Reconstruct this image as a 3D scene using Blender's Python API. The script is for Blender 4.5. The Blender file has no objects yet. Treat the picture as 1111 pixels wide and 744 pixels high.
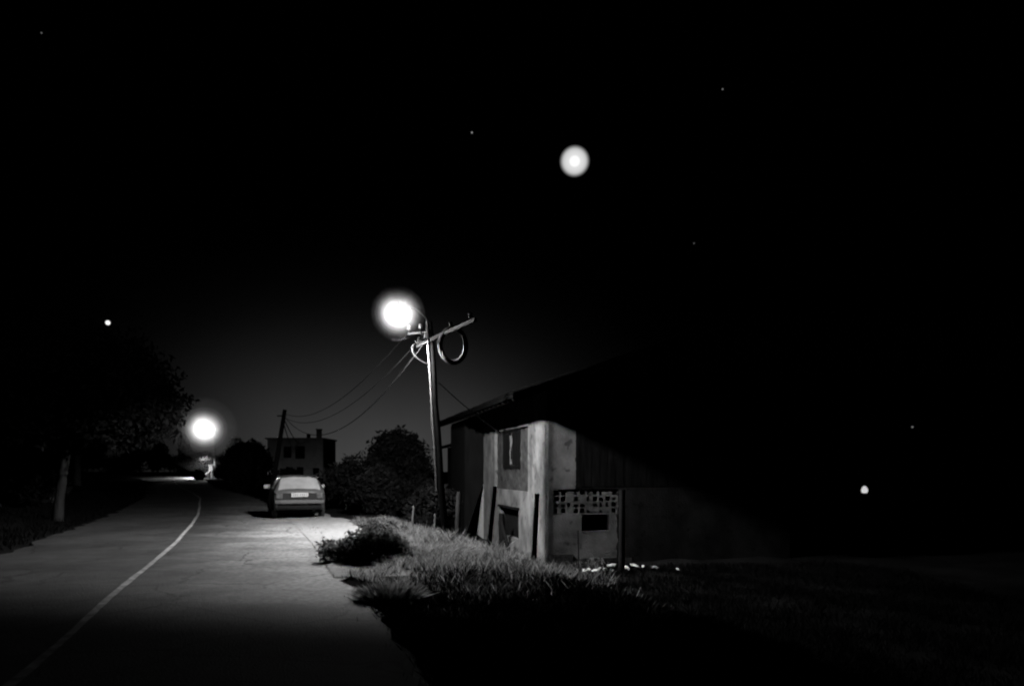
import bpy, math, random
import numpy as np
from mathutils import Vector, Matrix

random.seed(7)
rng = np.random.default_rng(11)
R = math.radians
sc = bpy.context.scene
COL = sc.collection

# ------------------------------------------------------------------ helpers
def tag(o, label=None, cat=None, group=None, kind=None):
    if label: o['label'] = label
    if cat: o['category'] = cat
    if group: o['group'] = group
    if kind: o['kind'] = kind
    return o

def empty(name, loc, rz=0.0):
    o = bpy.data.objects.new(name, None)
    COL.objects.link(o)
    o.location = loc
    o.rotation_euler = (0, 0, rz)
    o.empty_display_size = 0.2
    return o

def copy_tree(o, parent=None):
    c = o.copy()
    COL.objects.link(c)
    if parent is not None:
        c.parent = parent
    for ch in list(o.children):
        copy_tree(ch, c)
    return c

class MB:
    """collects simple shapes into one mesh"""
    def __init__(s):
        s.v = []; s.f = []; s.smooth = []
    def add(s, verts, faces, smooth=False):
        n = len(s.v)
        s.v += [tuple(p) for p in verts]
        s.f += [tuple(i + n for i in f) for f in faces]
        s.smooth += [smooth] * len(faces)
    def box(s, c, d, rot=None, jit=0.0):
        hx, hy, hz = d[0] / 2, d[1] / 2, d[2] / 2
        pts = [Vector((x * hx, y * hy, z * hz)) for z in (-1, 1) for y in (-1, 1) for x in (-1, 1)]
        if jit: pts = [p + Vector([random.uniform(-jit, jit) for _ in range(3)]) for p in pts]
        if rot is not None: pts = [rot @ p for p in pts]
        c = Vector(c)
        s.add([p + c for p in pts], [(0, 2, 3, 1), (4, 5, 7, 6), (0, 1, 5, 4), (2, 6, 7, 3), (0, 4, 6, 2), (1, 3, 7, 5)])
    def tube(s, pts, rad, n=10, closed=False, caps=True, wob=0.0):
        pts = [Vector(p) for p in pts]
        m = len(pts)
        rads = rad if isinstance(rad, (list, tuple)) else [rad] * m
        ref = None
        verts = []
        for i, p in enumerate(pts):
            a = pts[(i - 1) % m] if (closed or i > 0) else p
            b = pts[(i + 1) % m] if (closed or i < m - 1) else p
            t = (b - a).normalized()
            if ref is None:
                ref = Vector((0, 0, 1)) if abs(t.z) < 0.9 else Vector((1, 0, 0))
            u = (ref - t * ref.dot(t)).normalized()
            w = t.cross(u)
            ref = u
            for k in range(n):
                an = 2 * math.pi * k / n
                rr = rads[i] * (1 + (random.uniform(-wob, wob) if wob else 0))
                verts.append(p + u * math.cos(an) * rr + w * math.sin(an) * rr)
        faces = []
        for i in range(m if closed else m - 1):
            j = (i + 1) % m
            for k in range(n):
                l = (k + 1) % n
                faces.append((i * n + k, i * n + l, j * n + l, j * n + k))
        s.add(verts, faces, True)
        if caps and not closed:
            s.add(verts[:n], [tuple(range(n))[::-1]])
            s.add(verts[-n:], [tuple(range(n))])
    def lathe(s, prof, c=(0, 0, 0), axis='z', n=20):
        verts = []
        for r, h in prof:
            for k in range(n):
                a = 2 * math.pi * k / n
                if axis == 'z': p = (r * math.cos(a), r * math.sin(a), h)
                elif axis == 'x': p = (h, r * math.cos(a), r * math.sin(a))
                else: p = (r * math.sin(a), h, r * math.cos(a))
                verts.append((p[0] + c[0], p[1] + c[1], p[2] + c[2]))
        faces = []
        for i in range(len(prof) - 1):
            for k in range(n):
                l = (k + 1) % n
                faces.append((i * n + k, i * n + l, (i + 1) * n + l, (i + 1) * n + k))
        s.add(verts, faces, True)
    def build(s, name, mat, parent=None, bevel=0.0):
        me = bpy.data.meshes.new(name)
        me.from_pydata(s.v, [], s.f)
        me.polygons.foreach_set('use_smooth', s.smooth)
        me.validate(); me.update()
        o = bpy.data.objects.new(name, me)
        COL.objects.link(o)
        if mat: me.materials.append(mat)
        if parent is not None: o.parent = parent
        if bevel:
            b = o.modifiers.new('bevel', 'BEVEL'); b.width = bevel; b.segments = 2; b.limit_method = 'ANGLE'
        return o

def np_mesh(name, verts, nper, mat, parent=None):
    """verts: (n*nper,3) array, consecutive nper verts per face"""
    nf = len(verts) // nper
    me = bpy.data.meshes.new(name)
    me.vertices.add(len(verts)); me.vertices.foreach_set('co', np.ascontiguousarray(verts, np.float32).ravel())
    me.loops.add(nf * nper); me.loops.foreach_set('vertex_index', np.arange(nf * nper, dtype=np.int32))
    me.polygons.add(nf); me.polygons.foreach_set('loop_start', np.arange(0, nf * nper, nper, dtype=np.int32))
    me.update(calc_edges=True); me.validate()
    o = bpy.data.objects.new(name, me)
    COL.objects.link(o)
    me.materials.append(mat)
    if parent is not None: o.parent = parent
    return o

# ------------------------------------------------------------------ materials
def mat(name, val, rough=0.8, nscale=6.0, amp=0.3, bump=0.0, bscale=40.0, metal=0.0, spec=0.3, det=6, stretch=None):
    m = bpy.data.materials.new(name); m.use_nodes = True
    nt = m.node_tree; b = nt.nodes['Principled BSDF']
    b.inputs['Roughness'].default_value = rough
    b.inputs['Metallic'].default_value = metal
    b.inputs['Specular IOR Level'].default_value = spec
    tc = nt.nodes.new('ShaderNodeTexCoord')
    src = tc.outputs['Object']
    if stretch:
        mp = nt.nodes.new('ShaderNodeMapping'); mp.inputs['Scale'].default_value = stretch
        nt.links.new(src, mp.inputs['Vector']); src = mp.outputs['Vector']
    nz = nt.nodes.new('ShaderNodeTexNoise'); nz.inputs['Scale'].default_value = nscale; nz.inputs['Detail'].default_value = det
    nz.inputs['Roughness'].default_value = 0.65
    nt.links.new(src, nz.inputs['Vector'])
    rp = nt.nodes.new('ShaderNodeValToRGB')
    lo, hi = val * (1 - amp), min(val * (1 + amp), 0.9)
    rp.color_ramp.elements[0].position = 0.3; rp.color_ramp.elements[0].color = (lo, lo, lo, 1)
    rp.color_ramp.elements[1].position = 0.7; rp.color_ramp.elements[1].color = (hi, hi, hi, 1)
    nt.links.new(nz.outputs['Fac'], rp.inputs['Fac'])
    nt.links.new(rp.outputs['Color'], b.inputs['Base Color'])
    if bump:
        n2 = nt.nodes.new('ShaderNodeTexNoise'); n2.inputs['Scale'].default_value = bscale; n2.inputs['Detail'].default_value = 8
        nt.links.new(src, n2.inputs['Vector'])
        bp = nt.nodes.new('ShaderNodeBump'); bp.inputs['Strength'].default_value = bump; bp.inputs['Distance'].default_value = 0.03
        nt.links.new(n2.outputs['Fac'], bp.inputs['Height'])
        nt.links.new(bp.outputs['Normal'], b.inputs['Normal'])
    return m

def emit_mat(name, strength):
    m = bpy.data.materials.new(name); m.use_nodes = True
    nt = m.node_tree; nt.nodes.clear()
    e = nt.nodes.new('ShaderNodeEmission'); e.inputs['Color'].default_value = (1, 1, 1, 1); e.inputs['Strength'].default_value = strength
    o = nt.nodes.new('ShaderNodeOutputMaterial'); nt.links.new(e.outputs[0], o.inputs['Surface'])
    return m

def bulb_mat(name, strength):
    m = emit_mat(name, strength); nt = m.node_tree
    e = [n for n in nt.nodes if n.type == 'EMISSION'][0]; o = [n for n in nt.nodes if n.type == 'OUTPUT_MATERIAL'][0]
    t = nt.nodes.new('ShaderNodeBsdfTransparent'); mx = nt.nodes.new('ShaderNodeMixShader'); mx.inputs['Fac'].default_value = .35
    nt.links.new(t.outputs[0], mx.inputs[1]); nt.links.new(e.outputs[0], mx.inputs[2]); nt.links.new(mx.outputs[0], o.inputs['Surface'])
    return m

def plaster_mat(name, val, stain, bump, scale=1.0, streak=True):
    m = mat(name, val, 0.9, 2.2 * scale, 0.34, bump, 24 * scale, spec=0.1, det=9)
    nt = m.node_tree; b = nt.nodes['Principled BSDF']
    base = b.inputs['Base Color'].links[0].from_socket
    tc = nt.nodes['Texture Coordinate']
    mp = nt.nodes.new('ShaderNodeMapping'); mp.inputs['Scale'].default_value = (0.9, 0.9, 0.6)
    nt.links.new(tc.outputs['Object'], mp.inputs['Vector'])
    nz = nt.nodes.new('ShaderNodeTexNoise'); nz.inputs['Scale'].default_value = 1.6; nz.inputs['Detail'].default_value = 7
    nt.links.new(mp.outputs['Vector'], nz.inputs['Vector'])
    rp = nt.nodes.new('ShaderNodeValToRGB')
    rp.color_ramp.elements[0].position = 0.35; rp.color_ramp.elements[0].color = (stain,) * 3 + (1,)
    rp.color_ramp.elements[1].position = 0.6; rp.color_ramp.elements[1].color = (1, 1, 1, 1)
    nt.links.new(nz.outputs['Fac'], rp.inputs['Fac'])
    mx = nt.nodes.new('ShaderNodeMixRGB'); mx.blend_type = 'MULTIPLY'; mx.inputs['Fac'].default_value = 1.0
    nt.links.new(base, mx.inputs['Color1']); nt.links.new(rp.outputs['Color'], mx.inputs['Color2'])
    # fallen patches where the render is gone
    vz = nt.nodes.new('ShaderNodeTexNoise'); vz.inputs['Scale'].default_value = 3.1 * scale; vz.inputs['Detail'].default_value = 5
    nt.links.new(tc.outputs['Object'], vz.inputs['Vector'])
    r2 = nt.nodes.new('ShaderNodeValToRGB')
    r2.color_ramp.elements[0].position = 0.33; r2.color_ramp.elements[0].color = (0.45, 0.45, 0.45, 1)
    r2.color_ramp.elements[1].position = 0.39; r2.color_ramp.elements[1].color = (1, 1, 1, 1)
    nt.links.new(vz.outputs['Fac'], r2.inputs['Fac'])
    m2 = nt.nodes.new('ShaderNodeMixRGB'); m2.blend_type = 'MULTIPLY'; m2.inputs['Fac'].default_value = 1.0
    nt.links.new(mx.outputs['Color'], m2.inputs['Color1']); nt.links.new(r2.outputs['Color'], m2.inputs['Color2'])
    nt.links.new(m2.outputs['Color'], b.inputs['Base Color'])
    return m

def leaf_mat(name, lo, hi, trans=0.25):
    m = bpy.data.materials.new(name); m.use_nodes = True
    nt = m.node_tree; b = nt.nodes['Principled BSDF']
    b.inputs['Roughness'].default_value = 0.9; b.inputs['Specular IOR Level'].default_value = 0.02
    g = nt.nodes.new('ShaderNodeNewGeometry')
    rp = nt.nodes.new('ShaderNodeValToRGB')
    rp.color_ramp.elements[0].color = (lo,) * 3 + (1,); rp.color_ramp.elements[1].color = (hi,) * 3 + (1,)
    nt.links.new(g.outputs['Random Per Island'], rp.inputs['Fac'])
    nt.links.new(rp.outputs['Color'], b.inputs['Base Color'])
    tr = nt.nodes.new('ShaderNodeBsdfTranslucent'); nt.links.new(rp.outputs['Color'], tr.inputs['Color'])
    mx = nt.nodes.new('ShaderNodeMixShader'); mx.inputs['Fac'].default_value = trans
    nt.links.new(b.outputs[0], mx.inputs[1]); nt.links.new(tr.outputs[0], mx.inputs[2])
    nt.links.new(mx.outputs[0], nt.nodes['Material Output'].inputs['Surface'])
    return m

M = dict(
    boards=mat('weathered_boards', 0.012, 0.95, 7, 0.6, 0.5, 20, spec=0.0, stretch=(1, 1, 0.1)),
    polewood=mat('old_pole_wood', 0.003, 0.95, 9, 0.4, spec=0.0),
    blackwire=mat('black_wire', 0.006, 0.9, 9, 0.3, spec=0.02),
    conduit=mat('grey_painted_steel', 0.034, 0.7, 9, 0.35, spec=0.15),
    oldwhite=mat('dirty_whitewash', 0.022, 0.95, 2, 0.4, spec=0.05),
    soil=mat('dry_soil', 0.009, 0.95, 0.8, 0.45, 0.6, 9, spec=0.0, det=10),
    asphalt=mat('worn_asphalt', 0.038, 0.85, 1.6, 0.42, 0.6, 45, spec=0.25, det=10),
    line=mat('worn_road_paint', 0.24, 0.8, 5.0, 0.75, 0.3, 60, spec=0.2),
    gravel=mat('pale_gravel', 0.20, 0.95, 7.0, 0.35, 0.9, 22, spec=0.1, det=10),
    wood=mat('weathered_wood', 0.16, 0.85, 9, 0.4, 0.5, 30, spec=0.15, stretch=(1, 1, 0.1)),
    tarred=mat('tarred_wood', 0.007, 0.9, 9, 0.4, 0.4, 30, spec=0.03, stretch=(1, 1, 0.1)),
    galv=mat('galvanised_steel', 0.045, 0.55, 14, 0.2, metal=0.15, spec=0.5),
    porcelain=mat('glazed_porcelain', 0.10, 0.4, 5, 0.06, spec=0.5),
    rubber=mat('black_rubber', 0.02, 0.55, 8, 0.2, spec=0.35),
    palecable=mat('weathered_cable', 0.3, 0.6, 8, 0.3, spec=0.3),
    cable=mat('cable_sheath', 0.03, 0.6, 8, 0.3, spec=0.3),
    tile=mat('roof_tile', 0.002, 0.95, 4, 0.4, 0.4, 20, spec=0.0),
    stone=mat('white_stone', 0.62, 0.9, 8, 0.2, 0.4, 25, spec=0.1),
    bark=mat('grey_bark', 0.02, 0.95, 6, 0.45, 0.9, 14, spec=0.05, stretch=(1, 1, 0.25)),
    darkbark=mat('dark_bark', 0.05, 0.95, 6, 0.45, 0.6, 14, spec=0.05),
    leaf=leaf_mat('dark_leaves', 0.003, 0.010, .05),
    leaf2=leaf_mat('scrub_leaves', 0.04, 0.18, .5),
    midgrass=leaf_mat('half_shade_grass', 0.02, 0.12, .35),  # in-between copy, softens the painted edge between lit and unlit grass
    grass=leaf_mat('dry_grass', 0.05, 0.42, .5),
    shadegrass=leaf_mat('verge_grass', 0.002, 0.0045, .1),  # shaded copy: the unlit verge is put into the grass colour
    scrub=leaf_mat('pale_scrub_leaves', 0.15, 0.55, .55),
    wallL=plaster_mat('limewashed_plaster', 0.19, 0.45, 0.5),
    wallF=plaster_mat('rough_render', 0.25, 0.45, 1.0, 0.9),
    mason=plaster_mat('dark_masonry', 0.10, 0.5, 1.0, 2.2),
    patch=mat('bare_masonry', 0.05, 0.95, 3.5, 0.55, 0.9, 16, spec=0.05, det=9),
    void=mat('void_black', 0.012, 0.95, 4, 0.3, spec=0.0),  # black colour in place of unlit room depth
    paint=mat('grey_car_paint', 0.045, 0.42, 3, 0.08, spec=0.25),
    paint_dark=mat('darker_car_panel', 0.02, 0.6, 5, 0.15, spec=0.1),
    glass_dusty=mat('dusty_rear_glass', 0.21, 0.4, 2.5, 0.22, spec=0.3),
    glass=mat('dark_car_glass', 0.015, 0.12, 3, 0.2, spec=0.6),
    chrome=mat('bright_trim', 0.65, 0.22, 3, 0.05, metal=0.8, spec=0.5),
    tail=mat('tail_light_lens', 0.06, 0.35, 12, 0.25, spec=0.3),
    plate=mat('number_plate', 0.38, 0.5, 5, 0.04, spec=0.3),
    ink=mat('plate_characters', 0.12, 0.6, 5, 0.1),
    plastic=mat('black_bumper_plastic', 0.010, 0.7, 8, 0.2, spec=0.05),
    bumper=mat('pale_bumper', 0.08, 0.5, 6, 0.12, spec=0.2),
    farwall=mat('far_house_render', 0.8, 0.9, 1.5, 0.25, spec=0.1),
    paled_wall=mat('paled_wall', 0.7, 0.9, 3, 0.12, 0.3, 20, spec=0.1),
    cloth=mat('pale_cloth', 0.15, 0.9, 6, 0.15, spec=0.1),
)

# ------------------------------------------------------------------ road line and terrain
CTRL = [(1.0, -9), (-0.3, -5), (-1.9, 0), (-3.9, 6.6), (-5.2, 10.6), (-7.3, 17.3), (-10.9, 27.6), (-15.3, 39.0), (-18.2, 46.3), (-24.4, 60),
        (-31, 73.6), (-37.2, 87), (-43, 94.5), (-52, 98.5), (-65, 100.5), (-90, 101.5), (-140, 100)]
def catmull(P, step=1.0):
    out = []
    P = [np.array(p, float) for p in P]
    for i in range(1, len(P) - 2):
        p0, p1, p2, p3 = P[i - 1], P[i], P[i + 1], P[i + 2]
        n = max(2, int(np.linalg.norm(p2 - p1) / step))
        for k in range(n):
            t = k / n
            out.append(0.5 * ((2 * p1) + (-p0 + p2) * t + (2 * p0 - 5 * p1 + 4 * p2 - p3) * t * t + (-p0 + 3 * p1 - 3 * p2 + p3) * t ** 3))
    out.append(P[-2])
    return np.array(out)
CL = catmull(CTRL, 0.4)
TAN = np.gradient(CL, axis=0); TAN /= np.linalg.norm(TAN, axis=1)[:, None]
NRM = np.stack([TAN[:, 1], -TAN[:, 0]], 1)          # to the right of travel

def sstep(a, b, x):
    t = np.clip((x - a) / (b - a), 0, 1)
    return t * t * (3 - 2 * t)

def lateral(x, y):
    x = np.atleast_1d(np.asarray(x, float)).ravel(); y = np.atleast_1d(np.asarray(y, float)).ravel()
    out = np.empty(len(x))
    for s in range(0, len(x), 4000):
        p = np.stack([x[s:s + 4000], y[s:s + 4000]], 1)
        d = p[:, None, :] - CL[None]
        i = (d ** 2).sum(2).argmin(1)
        dd = p - CL[i]
        sg = np.sign((dd * NRM[i]).sum(1))
        out[s:s + 4000] = sg * np.sqrt((dd ** 2).sum(1))
    return out

def terr(x, y):
    x = np.atleast_1d(np.asarray(x, float)); y = np.atleast_1d(np.asarray(y, float))
    d = lateral(x, y)
    z = 1.0 * sstep(55, 110, y)
    fade = 1 - sstep(45, 65, y)
    z = z - 1.0 * sstep(5.6, 8.7, d) * np.maximum(fade, sstep(-14, 6, x) * (1 - sstep(120, 200, y)))
    z = z + 0.9 * sstep(3.6, 9.0, -d) * (1 - sstep(60, 80, y))      # bank on the far side
    off = sstep(3.0, 4.2, np.abs(d))
    z = z + off * (0.035 * np.sin(x * 2.1 + y * 1.3) + 0.03 * np.sin(x * 1.1 - y * 2.7 + 1.0) + 0.02 * np.sin(3.9 * x + 3.1 * y))
    z = z - 0.05 * (1 - sstep(2.7, 3.15, np.abs(d)))
    return z
def gz(x, y): return float(terr(x, y)[0])

def axis_coords(lo, dlo, dhi, hi, fine):
    mid = np.arange(dlo, dhi + 1e-6, fine)
    a = dlo - np.geomspace(fine * 1.5, dlo - lo, 22)[::-1]
    b = dhi + np.geomspace(fine * 1.5, hi - dhi, 22)
    return np.concatenate([a, mid, b])
xs = axis_coords(-270, -20, 9, 210, 0.3)
ys = axis_coords(-28, 2, 40, 330, 0.35)
gx, gy = np.meshgrid(xs, ys)
zz = terr(gx.ravel(), gy.ravel())
V = np.stack([gx.ravel(), gy.ravel(), zz], 1)
nx, ny = len(xs), len(ys)
F = []
for j in range(ny - 1):
    for i in range(nx - 1):
        a = j * nx + i
        F.append((a, a + 1, a + nx + 1, a + nx))
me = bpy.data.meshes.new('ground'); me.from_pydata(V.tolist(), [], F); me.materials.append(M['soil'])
me.polygons.foreach_set('use_smooth', [True] * len(F))
o = bpy.data.objects.new('ground', me); COL.objects.link(o); tag(o, kind='structure', label='rough dry ground beside the road', cat='ground')

def strip(name, offs, mt, s0=0, s1=None, lift=0.0, edge=0.0, kind='structure', fn=None):
    mb = MB()
    s1 = s1 or len(CL)
    verts, faces = [], []
    w = len(offs)
    for i in range(s0, s1):
        for k, d in enumerate(offs):
            dd = d
            if fn: dd = fn(i, k, d)
            elif edge and k in (0, w - 1): dd = d + random.uniform(-edge, edge)
            p = CL[i] + NRM[i] * dd
            base = 1.0 * float(sstep(55, 110, np.array(p[1])))
            verts.append((p[0], p[1], base + lift + 0.03 * (1 - min(1, abs(d) / 2.9))))
    n = s1 - s0
    for i in range(n - 1):
        for k in range(w - 1):
            a = i * w + k
            faces.append((a, a + 1, a + w + 1, a + w))
    mb.add(verts, faces, True)
    return mb.build(name, mt)

def road_mat():
    m = M['asphalt']; nt = m.node_tree; b = nt.nodes['Principled BSDF']
    base = b.inputs['Base Color'].links[0].from_socket
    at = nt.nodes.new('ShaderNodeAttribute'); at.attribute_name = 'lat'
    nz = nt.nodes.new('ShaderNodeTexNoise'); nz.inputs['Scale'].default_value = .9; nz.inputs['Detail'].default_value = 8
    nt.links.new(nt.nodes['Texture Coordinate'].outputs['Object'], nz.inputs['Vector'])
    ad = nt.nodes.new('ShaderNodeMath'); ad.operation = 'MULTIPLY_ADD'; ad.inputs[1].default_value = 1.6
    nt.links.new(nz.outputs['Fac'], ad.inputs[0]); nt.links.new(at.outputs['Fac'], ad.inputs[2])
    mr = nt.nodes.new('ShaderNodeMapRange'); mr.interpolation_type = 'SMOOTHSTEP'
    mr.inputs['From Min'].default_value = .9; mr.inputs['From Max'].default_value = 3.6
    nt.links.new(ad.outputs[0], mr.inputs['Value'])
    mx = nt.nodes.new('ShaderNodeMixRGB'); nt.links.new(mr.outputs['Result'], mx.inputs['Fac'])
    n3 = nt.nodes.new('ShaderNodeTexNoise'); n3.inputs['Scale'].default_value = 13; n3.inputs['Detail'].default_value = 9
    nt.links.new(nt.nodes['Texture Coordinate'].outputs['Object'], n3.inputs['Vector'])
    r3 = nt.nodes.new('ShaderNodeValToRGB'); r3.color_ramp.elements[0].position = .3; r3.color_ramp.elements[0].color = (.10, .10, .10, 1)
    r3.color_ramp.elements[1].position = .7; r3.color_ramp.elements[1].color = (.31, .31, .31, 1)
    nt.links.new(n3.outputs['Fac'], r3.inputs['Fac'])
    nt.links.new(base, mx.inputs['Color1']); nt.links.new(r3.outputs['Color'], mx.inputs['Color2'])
    # cracks and darker mended patches
    vo = nt.nodes.new('ShaderNodeTexVoronoi'); vo.feature = 'DISTANCE_TO_EDGE'; vo.inputs['Scale'].default_value = .75
    wn = nt.nodes.new('ShaderNodeTexNoise'); wn.inputs['Scale'].default_value = 2.4; wn.inputs['Detail'].default_value = 6
    oc = nt.nodes['Texture Coordinate'].outputs['Object']; nt.links.new(oc, wn.inputs['Vector'])
    wm = nt.nodes.new('ShaderNodeMixRGB'); wm.inputs['Fac'].default_value = .28; nt.links.new(oc, wm.inputs['Color1']); nt.links.new(wn.outputs['Color'], wm.inputs['Color2'])
    nt.links.new(wm.outputs['Color'], vo.inputs['Vector'])
    cr_ = nt.nodes.new('ShaderNodeValToRGB'); cr_.color_ramp.elements[0].position = .004; cr_.color_ramp.elements[0].color = (.35, .35, .35, 1)
    cr_.color_ramp.elements[1].position = .014; cr_.color_ramp.elements[1].color = (1, 1, 1, 1)
    nt.links.new(vo.outputs['Distance'], cr_.inputs['Fac'])
    pn = nt.nodes.new('ShaderNodeTexNoise'); pn.inputs['Scale'].default_value = .45; pn.inputs['Detail'].default_value = 4; nt.links.new(oc, pn.inputs['Vector'])
    pr = nt.nodes.new('ShaderNodeValToRGB'); pr.color_ramp.elements[0].position = .42; pr.color_ramp.elements[0].color = (.68, .68, .68, 1)
    pr.color_ramp.elements[1].position = .55; pr.color_ramp.elements[1].color = (1.05, 1.05, 1.05, 1); nt.links.new(pn.outputs['Fac'], pr.inputs['Fac'])
    x1 = nt.nodes.new('ShaderNodeMixRGB'); x1.blend_type = 'MULTIPLY'; x1.inputs['Fac'].default_value = 1
    x2 = nt.nodes.new('ShaderNodeMixRGB'); x2.blend_type = 'MULTIPLY'; x2.inputs['Fac'].default_value = 1
    nt.links.new(mx.outputs['Color'], x1.inputs['Color1']); nt.links.new(cr_.outputs['Color'], x1.inputs['Color2'])
    nt.links.new(x1.outputs['Color'], x2.inputs['Color1']); nt.links.new(pr.outputs['Color'], x2.inputs['Color2'])
    nt.links.new(x2.outputs['Color'], b.inputs['Base Color'])
    return m
OFFS = [-2.95, -2.2, -1.4, -0.7, 0, 0.7, 1.4, 2.2, 2.95]
o = strip('road', [-2.95, -2.2, -1.4, -0.7, 0, 0.7, 1.4, 2.2, 2.95], M['asphalt'], lift=0.012, edge=0.13)
la = o.data.attributes.new('lat', 'FLOAT', 'POINT'); la.data.foreach_set('value', (np.tile(np.array(OFFS, np.float32), len(CL)) - np.repeat(2.4 * (1 - sstep(7.4, 9.6, CL[:, 1])), len(OFFS))).astype(np.float32))  # near end of the road coloured darker, imitating the lamp's falloff
road_mat()
tag(o, 'narrow worn asphalt road curving away to the left', 'road', kind='structure')
def line_edge(i, k, d): return d + 0.006 * math.sin(i * .45 + k) + random.uniform(-.006, .006)
o = strip('road_marking', [-0.042, 0.042], M['line'], lift=0.017, fn=line_edge)
tag(o, 'thin worn white line painted down the middle of the road', 'road marking', kind='structure')

# gravel shoulder where the car stands
def find(y): return int(np.argmin(np.abs(CL[:, 1] - y)))
i0, i1 = find(11.0), find(36.0)
mb = MB(); verts = []; faces = []; W = 9
for i in range(i0, i1):
    f = (i - i0) / (i1 - i0)
    wid = 4.15 + 0.55 * math.sin(min(1, f * 1.15) * math.pi) + 0.12 * math.sin(i * 0.45) + 0.08 * math.sin(i * 1.15) + random.uniform(-.05, .05)
    for k in range(W):
        d = 2.8 + (wid - 2.8) * k / (W - 1)
        p = CL[i] + NRM[i] * d
        z = gz(p[0], p[1]) + 0.02 if d > 3.1 else 0.028
        if k == W - 1: z -= 0.045
        verts.append((p[0], p[1], max(z, 0.004 if k < W - 1 else -1)))
n = i1 - i0
for i in range(n - 1):
    for k in range(W - 1):
        a = i * W + k
        faces.append((a, a + 1, a + W + 1, a + W))
mb.add(verts, faces, True)
o = mb.build('gravel_shoulder', M['gravel']); tag(o, 'pale gravel shoulder along the right side of the road', 'road shoulder', kind='structure')

# ------------------------------------------------------------------ vegetation
def rand_unit(n):
    v = rng.normal(size=(n, 3)); return v / np.linalg.norm(v, axis=1)[:, None]

def leaves_in(blobs, n, size, flat=1.0):
    """leaf quads spread through ellipsoid blobs (centre, radii); more towards the outside"""
    vol = np.array([np.prod(b[1]) for b in blobs]) ** 0.8
    cnt = (n * vol / vol.sum()).astype(int)
    P = []
    for (c, r), k in zip(blobs, cnt):
        u = rand_unit(k); rad = rng.random(k)[:, None] ** 0.42
        lump = 1 + 0.16 * np.sin(u[:, :1] * 7 + c[0] * 3) * np.cos(u[:, 2:3] * 6 + c[1]) + 0.1 * np.sin(u[:, 1:2] * 13)
        P.append(np.array(c) + u * rad * lump * np.array(r))
    P = np.concatenate(P); k = len(P)
    a = rand_unit(k); b = np.cross(a, rand_unit(k)); b /= np.linalg.norm(b, axis=1)[:, None]
    s = size * (0.55 + 0.9 * rng.random(k))[:, None]
    q = np.stack([P - a * s, P + b * s * 0.42, P + a * s, P - b * s * 0.42], 1)
    return q.reshape(-1, 3)

def crown_blobs(c, r, n, spread=0.62, small=0.5):
    out = []
    for i in range(n):
        u = rand_unit(1)[0]
        q = np.array(c) + u * np.array(r) * spread * (0.5 + 0.6 * rng.random())
        s = small * (0.7 + 0.6 * rng.random())
        out.append((q, np.array(r) * s))
    return out

def tree(name, label, base, height, crad, trunk_r, nblob=14, nleaf=9000, leaf=0.16, lean=(0, 0), group=None, crown_h=None, mt='leaf', bark='darkbark', cat='tree', cz=None, limbs=5):
    bz = gz(*base)
    root = empty(name, (base[0], base[1], bz))
    tag(root, label, cat, group)
    ch = crown_h or height * 0.35
    cc = np.array([lean[0], lean[1], (cz if cz is not None else height - ch)])
    mb = MB()
    tp = [(0, 0, -0.3), (lean[0] * .15, lean[1] * .15, height * .12), (lean[0] * .45, lean[1] * .45, height * .32), (lean[0] * .8, lean[1] * .8, height * .52), (cc[0], cc[1], height * .74)]
    mb.tube(tp, [trunk_r * 1.35, trunk_r * 1.05, trunk_r * .9, trunk_r * .7, trunk_r * .3], 10, wob=0.06)
    for k in range(limbs):
        a = 2 * math.pi * k / limbs + random.uniform(-.4, .4)
        s = Vector(tp[2]).lerp(Vector(tp[3]), random.random())
        e = Vector((cc[0] + math.cos(a) * crad * .75, cc[1] + math.sin(a) * crad * .75, cc[2] + random.uniform(-.1, .5) * ch))
        mid = s.lerp(e, .5) + Vector((0, 0, .12 * height * random.random()))
        mb.tube([s, mid, e], [trunk_r * .5, trunk_r * .33, trunk_r * .1], 7)
    mb.build('trunk', M[bark], root)
    blobs = crown_blobs(cc, (crad, crad, ch), nblob)
    np_mesh('crown', leaves_in(blobs, nleaf, leaf), 4, M[mt], root)
    return root

def shrub(name, label, base, blobs, nleaf, leaf, mt='leaf', group=None, cat='shrub', stems=6):
    bz = gz(*base)
    root = empty(name, (base[0], base[1], bz)); tag(root, label, cat, group)
    mb = MB()
    for k in range(stems):
        c, r = blobs[k % len(blobs)]
        a = random.random() * 6.28
        e = Vector((c[0] + math.cos(a) * r[0] * .6, c[1] + math.sin(a) * r[1] * .6, c[2] + r[2] * .5 * random.random()))
        s = Vector((c[0] * .5 + random.uniform(-.08, .08), c[1] * .5, -0.1))
        mb.tube([s, s.lerp(e, .5) + Vector((random.uniform(-.1, .1), 0, .05)), e], [.025, .018, .006], 6)
    mb.build('stems', M['darkbark'], root)
    np_mesh('foliage', leaves_in(blobs, nleaf, leaf), 4, M[mt], root)
    return root

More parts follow.
